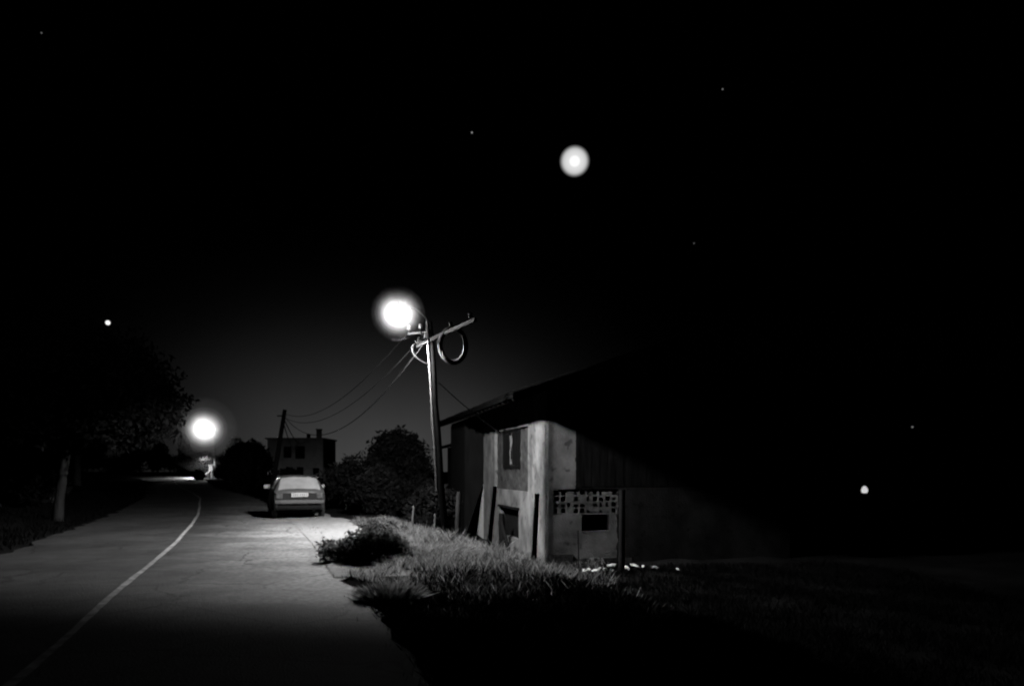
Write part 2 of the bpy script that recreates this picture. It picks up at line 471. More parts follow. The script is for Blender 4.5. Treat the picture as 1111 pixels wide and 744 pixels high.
# left of the road: big dark tree with a pale trunk, more behind it
tree('roadside_tree', 'large dark tree with pale leaning trunk on the left verge', (-13.9, 24.3), 5.9, 3.3, 0.13, 22, 60000, 0.10, lean=(0.5, 0.2), crown_h=2.0, bark='bark', cz=3.9)
G = 'dark trees along the left side of the road'
LT = [((-19.5, 25), 6.0, 3.2, 'dark spreading tree at the far left edge of the picture', 1.9),
      ((-18.5, 32), 6.5, 3.4, 'dark broad tree behind the pale leaning trunk', 2.2),
      ((-24.5, 42), 8.4, 4.0, 'tall dark tree whose ragged edge faces the far lamp', 3.0),
      ((-30, 55), 8.0, 3.8, 'dark tree beyond the ragged tall tree on the left bank', 2.8),
      ((-38.0, 68), 6.0, 3.4, 'dark round tree just left of the lit bend in the road', 2.2)]
for (b, h, r, lab, ch) in LT:
    tree('roadside_tree', lab, b, h, r, 0.18, 16, 24000, 0.17, group=G, crown_h=ch)

# far treeline behind the lit bend: pointed and round tops
G = 'distant trees behind the bend'
FT = [(-52.5, 118, 4.2, 1.7, 'pointed distant tree'), (-47.6, 116, 5.6, 1.0, 'slim'), (-43.8, 120, 3.8, 2.0, 'round'), (-57, 122, 5.0, 2.4, 'round'), (-63, 118, 5.4, 2.6, 'b'), (-40.0, 116, 4.4, 1.6, 'c')]
FL = ['low dark tree beyond the bend, second from the narrow spire', 'narrow pointed dark tree beyond the bend in the road', 'small round dark tree between the narrow spire and the far lamp',
      'dark tree left of the narrow spire beyond the bend', 'leftmost of the distant dark trees beyond the bend', 'dark tree close behind the far lamp pole']
for (x, y, h, r, _), lab in zip(FT, FL):
    tree('distant_tree', lab, (x, y), h, r, 0.14, 9, 3500, 0.3, group=G, crown_h=h * .42, limbs=3)

# right of the far road: hedge trees up to the leaning pole
G = 'dark hedge trees along the right of the road'
HT = [((-23.0, 68.5), 3.6, 2.2, 'dark hedge tree nearest to the far lamp pole'), ((-21.7, 65), 3.9, 2.0, 'rounded dark hedge tree, tallest of the row left of the leaning pole'),
      ((-19.6, 58.5), 3.0, 1.4, 'dark hedge tree directly left of the leaning pole'), ((-14.4, 50.5), 1.7, 1.2, 'low dark hedge tree at the foot of the leaning pole')]
for (b, h, r, lab) in HT:
    tree('hedge_tree', lab, b, h, r, 0.12, 12, 9000, 0.2, group=G, crown_h=h * .48, cz=h * .52)
tree('leafy_tree', 'leafy tree lit from above close beside the far street lamp', (-32.6, 94.2), 5.0, 1.5, 0.1, 9, 4500, 0.17, crown_h=2.0, cz=2.9, mt='leaf2')
shrub('round_shrub', 'small round dark shrub beside the whitewashed gate pillar', (-33.75, 85.5), [((0, 0, .6), (.6, .6, .65)), ((.3, .2, .4), (.5, .5, .5))], 1800, 0.09)

shrub('round_shrub', 'dark shrub hiding the foot of the far lamp pole', (-33.15, 89.4), [((0, 0, .8), (.5, .5, .8)), ((.5, .1, .7), (.6, .6, .75))], 2200, 0.09)
G = 'dark undergrowth on the left bank'
US = [((-17.5, 27.5), 2.2, 2.0, 'dark undergrowth directly behind the pale leaning trunk'), ((-21.5, 31.5), 2.6, 2.4, 'dark undergrowth at the left edge behind the big tree'), ((-23.8, 37), 2.6, 2.2, 'dark undergrowth under the broad tree on the left bank'),
      ((-28.5, 46), 2.8, 2.6, 'dark undergrowth below the tall ragged tree'), ((-36, 62), 3.2, 3.2, 'dark undergrowth far along the left bank'), ((-45, 78), 3.2, 3.6, 'farthest dark undergrowth on the left bank before the bend')]
for (b, h, r, lab) in US:
    shrub('undergrowth_shrub', lab, b, crown_blobs((0, 0, h * .5), (r, r, h * .55), 10, .6, .5), 8000, 0.12, 'leaf', G)
G = 'low dark bushes behind the bend'
BS = [((-66, 111), 'leftmost low dark bush behind the lit bend'), ((-59.5, 112), 'low dark bush left of the narrow spire tree'), ((-53.5, 110), 'low dark bush at the foot of the narrow spire tree'), ((-47.5, 111), 'low dark bush right of the narrow spire tree'), ((-42, 108), 'low dark bush behind the far lamp')]
for (b, lab) in BS:
    shrub('distant_bush', lab, b, crown_blobs((0, 0, 1.5), (3.4, 2.2, 1.6 + .5 * random.random()), 9, .6, .5), 4000, 0.2, 'leaf', G)

# dark growth between the car and the house
G = 'dark shrubs between the parked car and the house'
SH = [((-6.3, 31.5), 2.1, 1.5, 'dark shrub just right of the parked car'), ((-5.0, 28.6), 1.7, 1.1, 'dark shrub at the rim of the gravel right of the car'),
      ((-4.1, 31.0), 2.0, 1.4, 'dark shrub between the tall round tree and the wooden gate'), ((-7.3, 36.5), 1.7, 1.4, 'dark shrub behind the parked car')]
for (b, h, r, lab) in SH:
    bl = crown_blobs((0, 0, h * .5), (r, r, h * .55), 9, .6, .55)
    shrub('thick_shrub', lab, b, bl, 11000, 0.085, 'leaf', G)
tree('round_tree', 'dark round-topped tree between the parked car and the utility pole', (-5.3, 35.5), 4.5, 2.0, 0.14, 15, 17000, 0.11, crown_h=1.7, cz=2.75)
shrub('thick_shrub', 'dark shrub in front of the tarred end of the house', (-2.7, 25.5), crown_blobs((0, 0, .7), (.9, .9, .8), 8, .6, .55), 8000, 0.08, 'leaf', G)

# bush at the road edge, seen against the light
bl = [((-.58, -.05, .20), (.21, .22, .22)), ((-.36, .05, .16), (.2, .2, .18)), ((-.1, 0, .28), (.3, .28, .30)), ((.18, .02, .36), (.3, .3, .33)), ((.42, .1, .30), (.28, .28, .3)), ((.62, .12, .22), (.22, .25, .24)), ((.05, .05, .12), (.6, .3, .18))]
shrub('roadside_bush', 'low ragged black bush at the edge of the road in front of the car', (-2.62, 13.9), bl, 7500, 0.036, 'leaf2', cat='bush', stems=16)
shrub('weed_clump', 'pale leafy weeds at the rim of the gravel left of the wooden gate', (-3.15, 19.9), crown_blobs((0, 0, .18), (.6, .4, .22), 8, .65, .5), 3500, 0.045, 'leaf2', cat='weeds')

# grass: one mass of blades on the bank and verge
def blades(n, xr, yr, keep, h, w, name, mt, label):
    x = rng.uniform(*xr, n); y = rng.uniform(*yr, n)
    d = lateral(x, y)
    k = keep(x, y, d)
    x, y, d = x[k], y[k], d[k]
    # clumps
    cl = 0.5 + 0.5 * np.sin(x * 3.3 + 1.2 * np.sin(y * 2.2)) * np.cos(y * 2.9 + np.sin(x * 1.9))
    z = terr(x, y)
    n = len(x)
    hh = h * (0.35 + 0.9 * rng.random(n)) * (0.45 + 0.8 * cl)
    a = rng.uniform(0, 6.283, n); le = rng.normal(0, .45, (n, 2)) * hh[:, None]
    ww = w * (.6 + .8 * rng.random(n))
    dx, dy = np.cos(a) * ww, np.sin(a) * ww
    v = np.stack([np.stack([x - dx, y - dy, z - .02], 1), np.stack([x + dx, y + dy, z - .02], 1),
                  np.stack([x + le[:, 0] * .60 + dx * .8, y + le[:, 1] * .60 + dy * .8, z + hh * .64], 1),
                  np.stack([x + le[:, 0], y + le[:, 1], z + hh], 1)], 1).reshape(-1, 3)
    o = np_mesh(name, v, 4, M[mt])
    return tag(o, label, 'grass', kind='stuff')

def house_free(x, y):
    rx, ry = x - 1.0, y - 22.0
    t = -rx * .235 + ry * .972; s = rx * .972 + ry * .235
    return ~((t > -.02) & (s > -.02))
blades(260000, (-5, 7), (8.5, 26), lambda x, y, d: (d > 3.25 + .25 * np.sin(y * 3) + np.where(y > 17, 1.35, 0.0)) & house_free(x, y) & (rng.random(len(x)) < np.clip(1.0 - sstep(-1.6, 2.6, x + .10 * (22 - y) + .5 * np.sin(y * 1.7)), 0, 1) * np.clip(.12 + 1.1 * (.5 + .5 * np.sin(x * 2.3 + 2 * np.sin(y * 1.1)) * np.sin(y * 1.9 + x)), 0, 1) * sstep(8.5, 14.5, y)), 0.15, 0.006, 'grass', 'grass', 'dry pale grass covering the bank in front of the house')  # pale blades thinned out to paint the fading of the lamp light
blades(60000, (-26, -5), (8, 48), lambda x, y, d: (d < -3.1) & (d > -6), 0.2, 0.012, 'verge_grass', 'shadegrass', 'grass coloured dark as if unlit on the bank along the left of the road')
blades(90000, (-2, 10), (3, 21.8), lambda x, y, d: (d > 3.2) & house_free(x, y) & (rng.random(len(x)) < .12 + .88 * sstep(-.2, 1.6, x + .12 * (22 - y) - 1.2)), 0.16, 0.007, 'verge_grass', 'shadegrass', 'near verge grass right of the road, coloured dark as if unlit')
blades(9000, (-4, 2.4), (12, 22), lambda x, y, d: (d > 4.3) & house_free(x, y) & (rng.random(len(x)) < .5 + .5 * np.sin(x * 3 + y * 2.1)), 0.27, 0.004, 'dry_stalks', 'grass', 'tall thin dry stalks scattered over the bank')
blades(26000, (-9, 1), (3, 24), lambda x, y, d: (d > 2.72) & (d < 3.5) & (rng.random(len(x)) < .35 + .65 * np.sin(y * 2.3 + np.sin(y * 5.1)) ** 2) & ((y < 13) | (rng.random(len(x)) < .12)), 0.10, 0.004, 'verge_weeds', 'shadegrass', 'low weeds coloured dark as if unlit, creeping over the asphalt edge')
blades(70000, (-2, 5), (8.5, 21.5), lambda x, y, d: (d > 3.4) & house_free(x, y) & (rng.random(len(x)) < np.clip(.1 + 1.0 * np.sin(x * 1.9 + y * .8) * np.sin(y * 1.3 - x), 0, 1) * (1 - sstep(.4, 2.8, x))), 0.14, 0.006, 'half_shade_grass', 'midgrass', 'patchy grass and weeds coloured as if half lit between the bank and the house')
blades(90000, (-1.6, 5), (4, 13), lambda x, y, d: (d > 2.95) & (rng.random(len(x)) < 1.02 - sstep(8.5, 13.0, y + .8 * np.sin(x * 2.3))), 0.13, 0.004, 'verge_grass', 'shadegrass', 'dense near verge grass coloured dark as if unlit')
# taller grass clump right at the asphalt edge
def clump(base, n, r, h, label):
    ang = rng.uniform(0, 6.283, n); rr = r * np.sqrt(rng.random(n))
    x = np.cos(ang) * rr; y = np.sin(ang) * rr * .8
    hh = h * (0.4 + .7 * rng.random(n)) * (1 - .5 * (rr / r) ** 2)
    lx = x * .9 + rng.normal(0, .08, n); ly = y * .9 + rng.normal(0, .08, n)
    a = rng.uniform(0, 6.283, n); dx, dy = np.cos(a) * .006, np.sin(a) * .006
    z = np.zeros(n) - .03
    v = np.stack([np.stack([x - dx, y - dy, z], 1), np.stack([x + dx, y + dy, z], 1),
                  np.stack([x + lx * .62 + dx * .8, y + ly * .62 + dy * .8, hh * .65], 1), np.stack([x + lx, y + ly, hh], 1)], 1).reshape(-1, 3)
    o = np_mesh('grass_clump', v, 4, M['grass']); o.location = (base[0], base[1], gz(*base))
    return tag(o, label, 'grass clump')
clump((-1.5, 9.8), 2600, .22, .27, 'thick clump of pale grass lit at the asphalt edge nearest the camera')
clump((-1.5, 15.2), 6000, .5, .26, 'dense pale grass clump on the bank below the utility pole')

# ------------------------------------------------------------------ house
HO = Vector((1.0, 22.0, -1.0))
ang = math.atan2(-.235, .972)                      # local +y runs along the side wall, local +x along the front
house = empty('old_house', HO, -ang if False else math.atan2(.235, .972))
tag(house, 'old rendered two-storey house with low tiled roof beside the utility pole', 'house')
HL, HW = 12.2, 7.5                                 # length along the road, width of the front
def grid_wall(name, L, z0, z1, thick, holes, mt, axis, parent, off=0.0):
    """wall from 0..L with rectangular holes (a0,a1,z0,z1); axis 'y' = side wall on x=0 plane, 'x' = front on y=0 plane"""
    A = sorted({0.0, L} | {h[0] for h in holes} | {h[1] for h in holes})
    Z = sorted({z0, z1} | {h[2] for h in holes} | {h[3] for h in holes})
    mb = MB()
    def solid(a, z): return not any(h[0] < a < h[1] and h[2] < z < h[3] for h in holes)
    def P(a, z, q):
        return (off + q, a, z) if axis == 'y' else (a, off + q, z)
    S = {}
    for i in range(len(A) - 1):
        for j in range(len(Z) - 1):
            S[i, j] = solid((A[i] + A[i + 1]) / 2, (Z[j] + Z[j + 1]) / 2)
    for (i, j), s in S.items():
        if not s: continue
        a0, a1, b0, b1 = A[i], A[i + 1], Z[j], Z[j + 1]
        mb.add([P(a0, b0, 0), P(a1, b0, 0), P(a1, b1, 0), P(a0, b1, 0)], [(0, 3, 2, 1) if axis == 'y' else (0, 1, 2, 3)])
        mb.add([P(a0, b0, thick), P(a1, b0, thick), P(a1, b1, thick), P(a0, b1, thick)], [(0, 1, 2, 3) if axis == 'y' else (0, 3, 2, 1)])
        for (di, dj, e) in ((-1, 0, (a0, b0, a0, b1)), (1, 0, (a1, b1, a1, b0)), (0, -1, (a1, b0, a0, b0)), (0, 1, (a0, b1, a1, b1))):
            if not S.get((i + di, j + dj), False):
                mb.add([P(e[0], e[1], 0), P(e[2], e[3], 0), P(e[2], e[3], thick), P(e[0], e[1], thick)], [(0, 1, 2, 3)])
    return mb.build(name, mt, parent)

# heights are above the house floor (z = -1 in the world)
WT = 4.95
side = grid_wall('side_wall', 8.9, -.35, WT, .14, [(2.2, 6.9, 1.95, 3.95), (3.35, 5.95, .40, 1.34), (5.1, 5.95, -.35 + .36, .40)], M['wallL'], 'y', house)
side['label'] = 'pale lit side wall with a blocked hayloft opening and a dark cellar opening'
# rough blocking of the hayloft opening
mb = MB(); 
N = 26
pts = []
for j in range(15):
    for i in range(N):
        pts.append((.10 + random.uniform(-.018, .018), 2.2 + 4.7 * i / (N - 1), 1.95 + 2.0 * j / 14))
fc = [(j * N + i, (j + 1) * N + i, (j + 1) * N + i + 1, j * N + i + 1) for j in range(14) for i in range(N - 1)]
mb.add(pts, fc); mb.build('blocked_opening', M['patch'], house)
# a gap in the boards with a strip of pale cloth in it
win = MB()
for (y0, y1, z0, z1) in ((3.5, 3.62, 2.65, 3.95), (5.75, 5.87, 2.65, 3.95), (3.62, 5.75, 2.65, 2.75), (3.62, 5.75, 3.85, 3.95)):
    win.box((.09, (y0 + y1) / 2, (z0 + z1) / 2), (.06, y1 - y0, z1 - z0))
wf = win.build('hayloft_hatch', M['tarred'], house)
hb = MB()
for k in range(7):
    yy = 3.62 + 2.13 * (k + .5) / 7
    if k in (3,): continue
    hb.box((.085, yy, 3.30), (.03, 2.13 / 7 - .03, 1.08 + random.uniform(-.03, .03)))
hb.build('boards', M['tarred'], wf)
cl = MB()
cv = []
for j in range(12):
    z = 3.75 - .95 * j / 11
    for i in range(4):
        w = .08 if j > 2 else .15
        cv.append((.06 + .03 * math.sin(i * 2.1 + j * .7), 4.68 + (i - 1.5) * w / 2 + .012 * math.sin(j * .9), z))
cl.add(cv, [(j * 4 + i, (j + 1) * 4 + i, (j + 1) * 4 + i + 1, j * 4 + i + 1) for j in range(11) for i in range(3)], True)
cl.build('rag', M['cloth'], wf)
# lintel and frame of the cellar opening
mb = MB(); mb.box((-.03, 4.65, 1.38), (.12, 2.8, .07)); mb.build('lintel', M['tarred'], house)
mb = MB(); mb.box((.16, 4.65, .65), (.03, 2.7, 1.5)); mb.build('cellar_void', M['void'], house)  # black sheet standing for the unlit depth of the cellar

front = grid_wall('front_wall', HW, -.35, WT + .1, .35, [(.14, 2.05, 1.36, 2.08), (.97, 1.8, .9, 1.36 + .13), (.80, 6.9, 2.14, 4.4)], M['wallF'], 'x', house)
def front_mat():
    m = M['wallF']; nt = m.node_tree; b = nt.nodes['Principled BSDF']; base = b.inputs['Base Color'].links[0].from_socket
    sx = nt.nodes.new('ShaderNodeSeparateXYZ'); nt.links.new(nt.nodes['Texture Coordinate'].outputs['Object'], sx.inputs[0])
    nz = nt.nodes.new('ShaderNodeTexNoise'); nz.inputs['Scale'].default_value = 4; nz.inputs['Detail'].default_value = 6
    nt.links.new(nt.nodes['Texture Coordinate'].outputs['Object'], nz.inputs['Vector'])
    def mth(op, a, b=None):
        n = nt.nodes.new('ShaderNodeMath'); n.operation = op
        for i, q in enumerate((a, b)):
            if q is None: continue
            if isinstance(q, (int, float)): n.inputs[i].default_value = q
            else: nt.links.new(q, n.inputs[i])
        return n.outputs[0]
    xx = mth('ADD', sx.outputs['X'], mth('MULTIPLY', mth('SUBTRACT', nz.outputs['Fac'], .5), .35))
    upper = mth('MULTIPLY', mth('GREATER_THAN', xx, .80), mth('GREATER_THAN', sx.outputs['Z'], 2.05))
    right = mth('GREATER_THAN', xx, 2.02)  # right end darkened in the colour to imitate fading lamp light
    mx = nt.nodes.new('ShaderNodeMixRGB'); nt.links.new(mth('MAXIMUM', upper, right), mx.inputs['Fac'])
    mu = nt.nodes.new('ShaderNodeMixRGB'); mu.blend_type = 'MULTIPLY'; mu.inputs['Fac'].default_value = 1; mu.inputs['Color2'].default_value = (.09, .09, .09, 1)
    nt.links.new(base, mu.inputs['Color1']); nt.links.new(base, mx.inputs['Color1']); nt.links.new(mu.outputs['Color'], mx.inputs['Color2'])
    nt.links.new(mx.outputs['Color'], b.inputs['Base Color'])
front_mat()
front['label'] = 'dim rough front wall with lattice band and small square window'
g = MB(); g.add([(0, 0, WT + .1), (HW, 0, WT + .1), (HW / 2, 0, WT + 1.35), (0, .3, WT + .1), (HW, .3, WT + .1), (HW / 2, .3, WT + 1.35)], [(0, 1, 2), (5, 4, 3), (0, 2, 5, 3), (2, 1, 4, 5)])
g.build('gable', M['wallF'], house)
mb = MB()
for k in range(26):
    mb.box((.8 + 6.1 * (k + .5) / 26, .018, 3.27), (6.1 / 26 - .015, .05, 2.26 + random.uniform(-.02, .02)))
mb.build('timber_boarding', M['boards'], house)
# perforated block screen, flush with the wall, some blocks broken out
hl = []
for i in range(10):
    for j in range(4):
        a0 = .02 + 1.87 * i / 10 + random.uniform(-.008, .008); b0 = 1.385 + .675 * j / 4 + random.uniform(-.008, .008)
        if random.random() < .12: continue
        hl.append((a0 + .022, a0 + .187 - .022 - (.05 if random.random() < .3 else 0), b0 + .018, b0 + .168 - .018 - (.04 if random.random() < .3 else 0)))
lat = grid_wall('block_lattice', 1.90, 1.365, 2.075, .10, hl, M['wallF'], 'x', house, off=.02); lat.location = (.145, 0, 0)
mb = MB(); mb.box((1.095, .31, 1.6), (2.0, .03, 1.5)); mb.build('shade_backing', M['void'], house)  # black sheet in place of the shade behind the lattice
w = MB()
w.box((1.385, .045, .88), (.86, .10, .04)); wo = w.build('window_sill', M['wallF'], house, .01)
w = MB()
for x in (.99, 1.78): w.box((x, .06, 1.16), (.05, .08, .5))
w.box((1.385, .06, 1.43), (.83, .08, .05)); w.build('window_frame', M['tarred'], house)
w = MB(); w.box((.35, -.02, .1), (.7, .05, .35), jit=.02); w.box((1.6, -.02, .0), (1.7, .05, .28), jit=.02); w.build('plinth', M['patch'], house)

# tarred boarded end that overhangs the lower wall
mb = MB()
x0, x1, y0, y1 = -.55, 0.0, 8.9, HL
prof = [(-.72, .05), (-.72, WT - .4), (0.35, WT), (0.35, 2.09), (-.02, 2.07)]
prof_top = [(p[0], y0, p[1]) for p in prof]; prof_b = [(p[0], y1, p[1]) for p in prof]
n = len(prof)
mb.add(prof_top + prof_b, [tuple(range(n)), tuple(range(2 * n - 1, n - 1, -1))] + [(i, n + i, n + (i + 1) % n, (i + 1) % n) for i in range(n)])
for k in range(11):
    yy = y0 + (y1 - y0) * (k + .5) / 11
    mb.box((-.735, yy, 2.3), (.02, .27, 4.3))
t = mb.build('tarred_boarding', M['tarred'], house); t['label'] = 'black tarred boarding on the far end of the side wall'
mb = MB(); mb.box((.18, (8.9 + HL) / 2, .86), (.34, HL - 8.9, 2.42)); mb.build('base_wall', M['paled_wall'], house)  # coloured paler to make up for lamp light missing at this end
mb = MB(); mb.box((HW / 2, HL - .17, WT / 2 - .1), (HW - .02, .3, WT)); mb.build('back_wall', M['wallF'], house)
mb = MB(); mb.box((HW - .17, HL / 2, WT / 2 - .1), (.3, HL - .7, WT)); mb.build('far_side_wall', M['wallF'], house)
# roof: two tiled slopes with ribs, eaves .9 m, verge .8 m
pit = math.tan(R(19)); OV = 1.2
mb = MB()
yA, yB = -.8, HL + .35
def zroof(x): return WT - .02 + (x if x < HW / 2 else HW - x) * pit
th = .09
for (xa, xb) in ((-OV, HW / 2), (HW + OV, HW / 2)):
    za, zb = zroof(xa), zroof(xb)
    v = [(xa, yA, za), (xb, yA, zb), (xb, yB, zb), (xa, yB, za), (xa, yA, za + th), (xb, yA, zb + th), (xb, yB, zb + th), (xa, yB, za + th)]
    mb.add(v, [(0, 1, 2, 3), (4, 7, 6, 5), (0, 4, 5, 1), (2, 6, 7, 3), (1, 5, 6, 2), (0, 3, 7, 4)])
    m = int((yB - yA) / .22)
    for k in range(m + 1):
        yy = yA + .05 + (yB - yA - .1) * k / m
        jz = random.uniform(-.012, .012)
        mb.tube([(xa, yy, za + th + .01 + jz), ((xa + xb) / 2, yy + random.uniform(-.01, .01), (za + zb) / 2 + th + .015), (xb, yy, zb + th + .02)], .065, 6)
roof = mb.build('roof', M['tile'], house)
mb = MB(); mb.tube([(HW / 2, yA, zroof(HW / 2) + th + .03), (HW / 2, yB, zroof(HW / 2) + th + .03)], .12, 8); mb.build('ridge_tiles', M['tile'], roof)
mb = MB()
for k in range(22):
    yy = yA + .2 + (yB - yA - .4) * k / 21
    mb.box((-OV / 2 - .02, yy, zroof(-OV / 2) - .06), (OV * .95, .07, .1), Matrix.Rotation(-R(19), 3, 'Y'))
mb.build('rafter_ends', M['polewood'], roof)

# low outbuilding beyond the house
ob = empty('outbuilding', house.matrix_basis @ Vector((0.0, 0, 0)) if False else (HO.x - .235 * 13.4, HO.y + .972 * 13.4, -1.0), math.atan2(.235, .972))
tag(ob, 'low dark outbuilding with a sloping roof beyond the far end of the house', 'outbuilding')
mb = MB(); mb.box((2.0, 2.2, 1.7), (4.0, 4.4, 4.0)); mb.build('wall', M['tarred'], ob)
mb = MB()
v = [(-.7, -.3, 3.58), (4.4, -.3, 5.0), (4.4, 4.9, 5.0), (-.7, 4.9, 3.58)]
mb.add(v + [(p[0], p[1], p[2] + .1) for p in v], [(0, 1, 2, 3), (4, 7, 6, 5), (0, 4, 5, 1), (1, 5, 6, 2), (2, 6, 7, 3), (3, 7, 4, 0)]); mb.build('roof', M['tile'], ob)

# ------------------------------------------------------------------ fence posts, planks, gate, debris
def post(name, label, p0, p1, r, mt='tarred', cat='post', n=8, square=False, group=None):
    mb = MB()
    a, b = Vector(p0), Vector(p1)
    mb.tube([a - (b - a) * .12, a.lerp(b, .33), a.lerp(b, .7), b], [r * 1.05, r, r * .98, r * .9], 4 if square else n, wob=.05)
    o = mb.build(name, M[mt]); return tag(o, label, cat, group)
post('fence_post', 'black fence post leaning right in front of the lit side wall', (-.50, 16.5, -.20), (-.35, 16.5, 1.27), .05)
post('fence_post', 'black upright fence post standing before the corner of the house', (.44, 16.5, -.48), (.52, 16.5, 1.12), .058)
post('fence_post', 'thick dark post in front of the lattice band of the house front', (2.78, 20.2, -1.0), (2.80, 20.2, 1.1), .075, 'void')
post('fence_post', 'thin short stake under the small square window', (1.68, 20.0, -1.0), (1.66, 20.0, .1), .013, 'tarred')
post('plank', 'dark plank leaning askew under the cellar opening', (-.05, 23.6, -.95), (-.32, 24.4, .02), .06, cat='plank', square=True)
post('plank', 'broad dark plank standing upright by the cellar opening', (-.32, 25.6, -.95), (-.34, 25.9, .2), .10, cat='plank', square=True)
post('tree_stump', 'grey bare trunk leaning beside the foot of the utility pole', (-1.50, 21.6, -.45), (-1.44, 21.6, 1.02), .07, 'bark', cat='stump')

gt = empty('slatted_gate', (-2.62, 21.0, -.10))
tag(gt, 'small dark slatted gate between two pale stakes left of the pole', 'gate')
mb = MB(); mb.tube([(-.06, 0, -.1), (-.01, 0, .3), (.03, 0, .76)], [.035, .032, .026], 7, wob=.08); o = mb.build('stake', M['wood'], gt); o['label'] = 'taller leaning stake'
mb = MB(); mb.tube([(.56, .05, -.1), (.57, .05, .25), (.585, .05, .56)], [.026, .024, .02], 7, wob=.08); o = mb.build('stake', M['wood'], gt)
for k in range(8):
    mb = MB(); mb.box((.08 + .058 * k, .03, .27), (.022, .012, .52 + random.uniform(-.03, .03)), Matrix.Rotation(random.uniform(-.05, .05), 3, 'Y')); mb.build('slat', M['tarred'], gt)
for z in (.1, .45):
    mb = MB(); mb.box((.28, .045, z), (.56, .018, .03)); mb.build('rail', M['tarred'], gt)

def rock(name, label, loc, s, group=None, cat='stone', mt='stone'):
    mb = MB()
    import bmesh
    bm = bmesh.new(); bmesh.ops.create_icosphere(bm, subdivisions=1, radius=1)
    for v in bm.verts:
        k = 1 + .28 * math.sin(v.co.x * 5 + loc[0] * 7) * math.cos(v.co.z * 4 + loc[1] * 3) + random.uniform(-.3, .3)
        v.co = Vector((v.co.x * s[0] * k, v.co.y * s[1] * k, v.co.z * s[2] * k))
    me = bpy.data.meshes.new(name); bm.to_mesh(me); bm.free(); me.materials.append(M[mt])
    o = bpy.data.objects.new(name, me); COL.objects.link(o); o.location = loc
    o.rotation_euler = (random.uniform(-.6, .6), random.uniform(-.6, .6), random.uniform(0, 6.28))
    return tag(o, label, cat, group)
SP = [(1.86, 20.3, .10), (1.98, 20.5, .07), (2.10, 20.1, .11), (2.22, 20.6, .07), (2.38, 20.4, .12), (2.5, 20.0, .06), (2.62, 20.9, .13), (2.95, 20.5, .09), (3.08, 20.2, .05), (3.2, 20.7, .14), (3.38, 20.5, .08), (3.5, 20.2, .06), (3.62, 20.4, .10), (3.75, 20.6, .07), (4.3, 20.6, .05)]
for (x, y, s) in SP:
    rock('rubble_stone', 'broken white rubble stone lying in the grass before the house front', (x, y, gz(x, y) + s * .3 + .06), (s * random.uniform(.9, 1.7), s * .55, s * random.uniform(.3, .55)), 'white rubble along the house front')
rock('pebble', 'single small white stone in the grass right of the black roadside bush', (-1.62, 12.9, gz(-1.62, 12.9) + .16), (.03, .03, .03))

# ------------------------------------------------------------------ utility pole with lamp
LAMP = Vector((-2.88, 20.15, 5.565))
K1 = 1.1135                                        # the pole is built at 5 m and enlarged to its 5.6 m
pb = Vector((-1.56, 18.5, 0.0)); ptop = Vector((-1.90, 18.5, 5.05))
PB = Vector((-1.737, 20.6, -.18))
pole = empty('utility_pole', PB); tag(pole, 'wooden utility pole with crossarms and a glowing lamp, beside the house', 'utility pole')
L = lambda p: (Vector(p) - pb) * K1
LW = lambda p: PB + (Vector(p) - pb) * K1
mb = MB()
pp = [pb + Vector((.02, 0, -.4))] + [pb.lerp(ptop, k / 8) + Vector((.012 * math.sin(k * 2.2), .01 * math.cos(k * 1.7), 0)) for k in range(9)]
mb.tube([L(p) for p in pp], [.100 - .0042 * k for k in range(10)], 14, wob=.02); mb.build('shaft', M['polewood'], pole)
cA, cB = Vector((-2.30, 19.35, 4.62)), Vector((-.74, 16.1, 4.64))
def bar(a, b, w, h, mt, name, parent):
    d = Vector(b) - Vector(a); q = d.to_track_quat('X', 'Z').to_matrix()
    m = MB(); m.box((Vector(a) + Vector(b)) / 2, (d.length, w, h), q); return m.build(name, mt, parent, .006)
bar(L(cA), L(cB), .07, .09, M['conduit'], 'crossarm', pole)
def insulator(p, parent):
    m = MB(); m.lathe([(0, -.14), (.012, -.14), (.012, 0), (.045, 0), (.05, .03), (.03, .05), (.042, .07), (.045, .09), (.02, .12), (0, .125)], (p[0], p[1], p[2]), n=12)
    return m.build('insulator', M['porcelain'], parent)
for f in (.03, .16, .62, .93):
    p = cA.lerp(cB, f); insulator(L(p + Vector((0, 0, .09))), pole)
b0, b1 = Vector((-1.92, 18.46, 4.80)), Vector((-2.42, 18.6, 4.78))
bar(L(b0), L(b1), .045, .05, M['galv'], 'side_bracket', pole)
insulator(L(b1 + Vector((.01, 0, .1))), pole); insulator(L(b1 + Vector((.28, -.02, .12))), pole)
# loops of drop wire at the bracket
def loop(pts, r, name, mt, parent):
    m = MB(); m.tube([L(p) for p in catmull3(pts)], r, 8); return m.build(name, mt, parent)
def catmull3(P, n=8):
    P = [np.array(p, float) for p in P]; P = [2 * P[0] - P[1]] + P + [2 * P[-1] - P[-2]]
    out = []
    for i in range(1, len(P) - 2):
        for k in range(n):
            t = k / n
            out.append(0.5 * ((2 * P[i]) + (-P[i - 1] + P[i + 1]) * t + (2 * P[i - 1] - 5 * P[i] + 4 * P[i + 1] - P[i + 2]) * t * t + (-P[i - 1] + 3 * P[i] - 3 * P[i + 1] + P[i + 2]) * t ** 3))
    out.append(P[-2]); return [Vector(p) for p in out]
def px(x, y, Z): return Vector(((x - 555.5) / 864 * Z, Z, 1.6 - (y - 510) / 864 * Z))
loop([(-2.13, 18.5, 4.86), (-2.08, 18.45, 4.70), (-2.10, 18.42, 4.60), (-2.20, 18.45, 4.56), (-2.24, 18.5, 4.60)], .017, 'jumper_wire', M['blackwire'], pole)
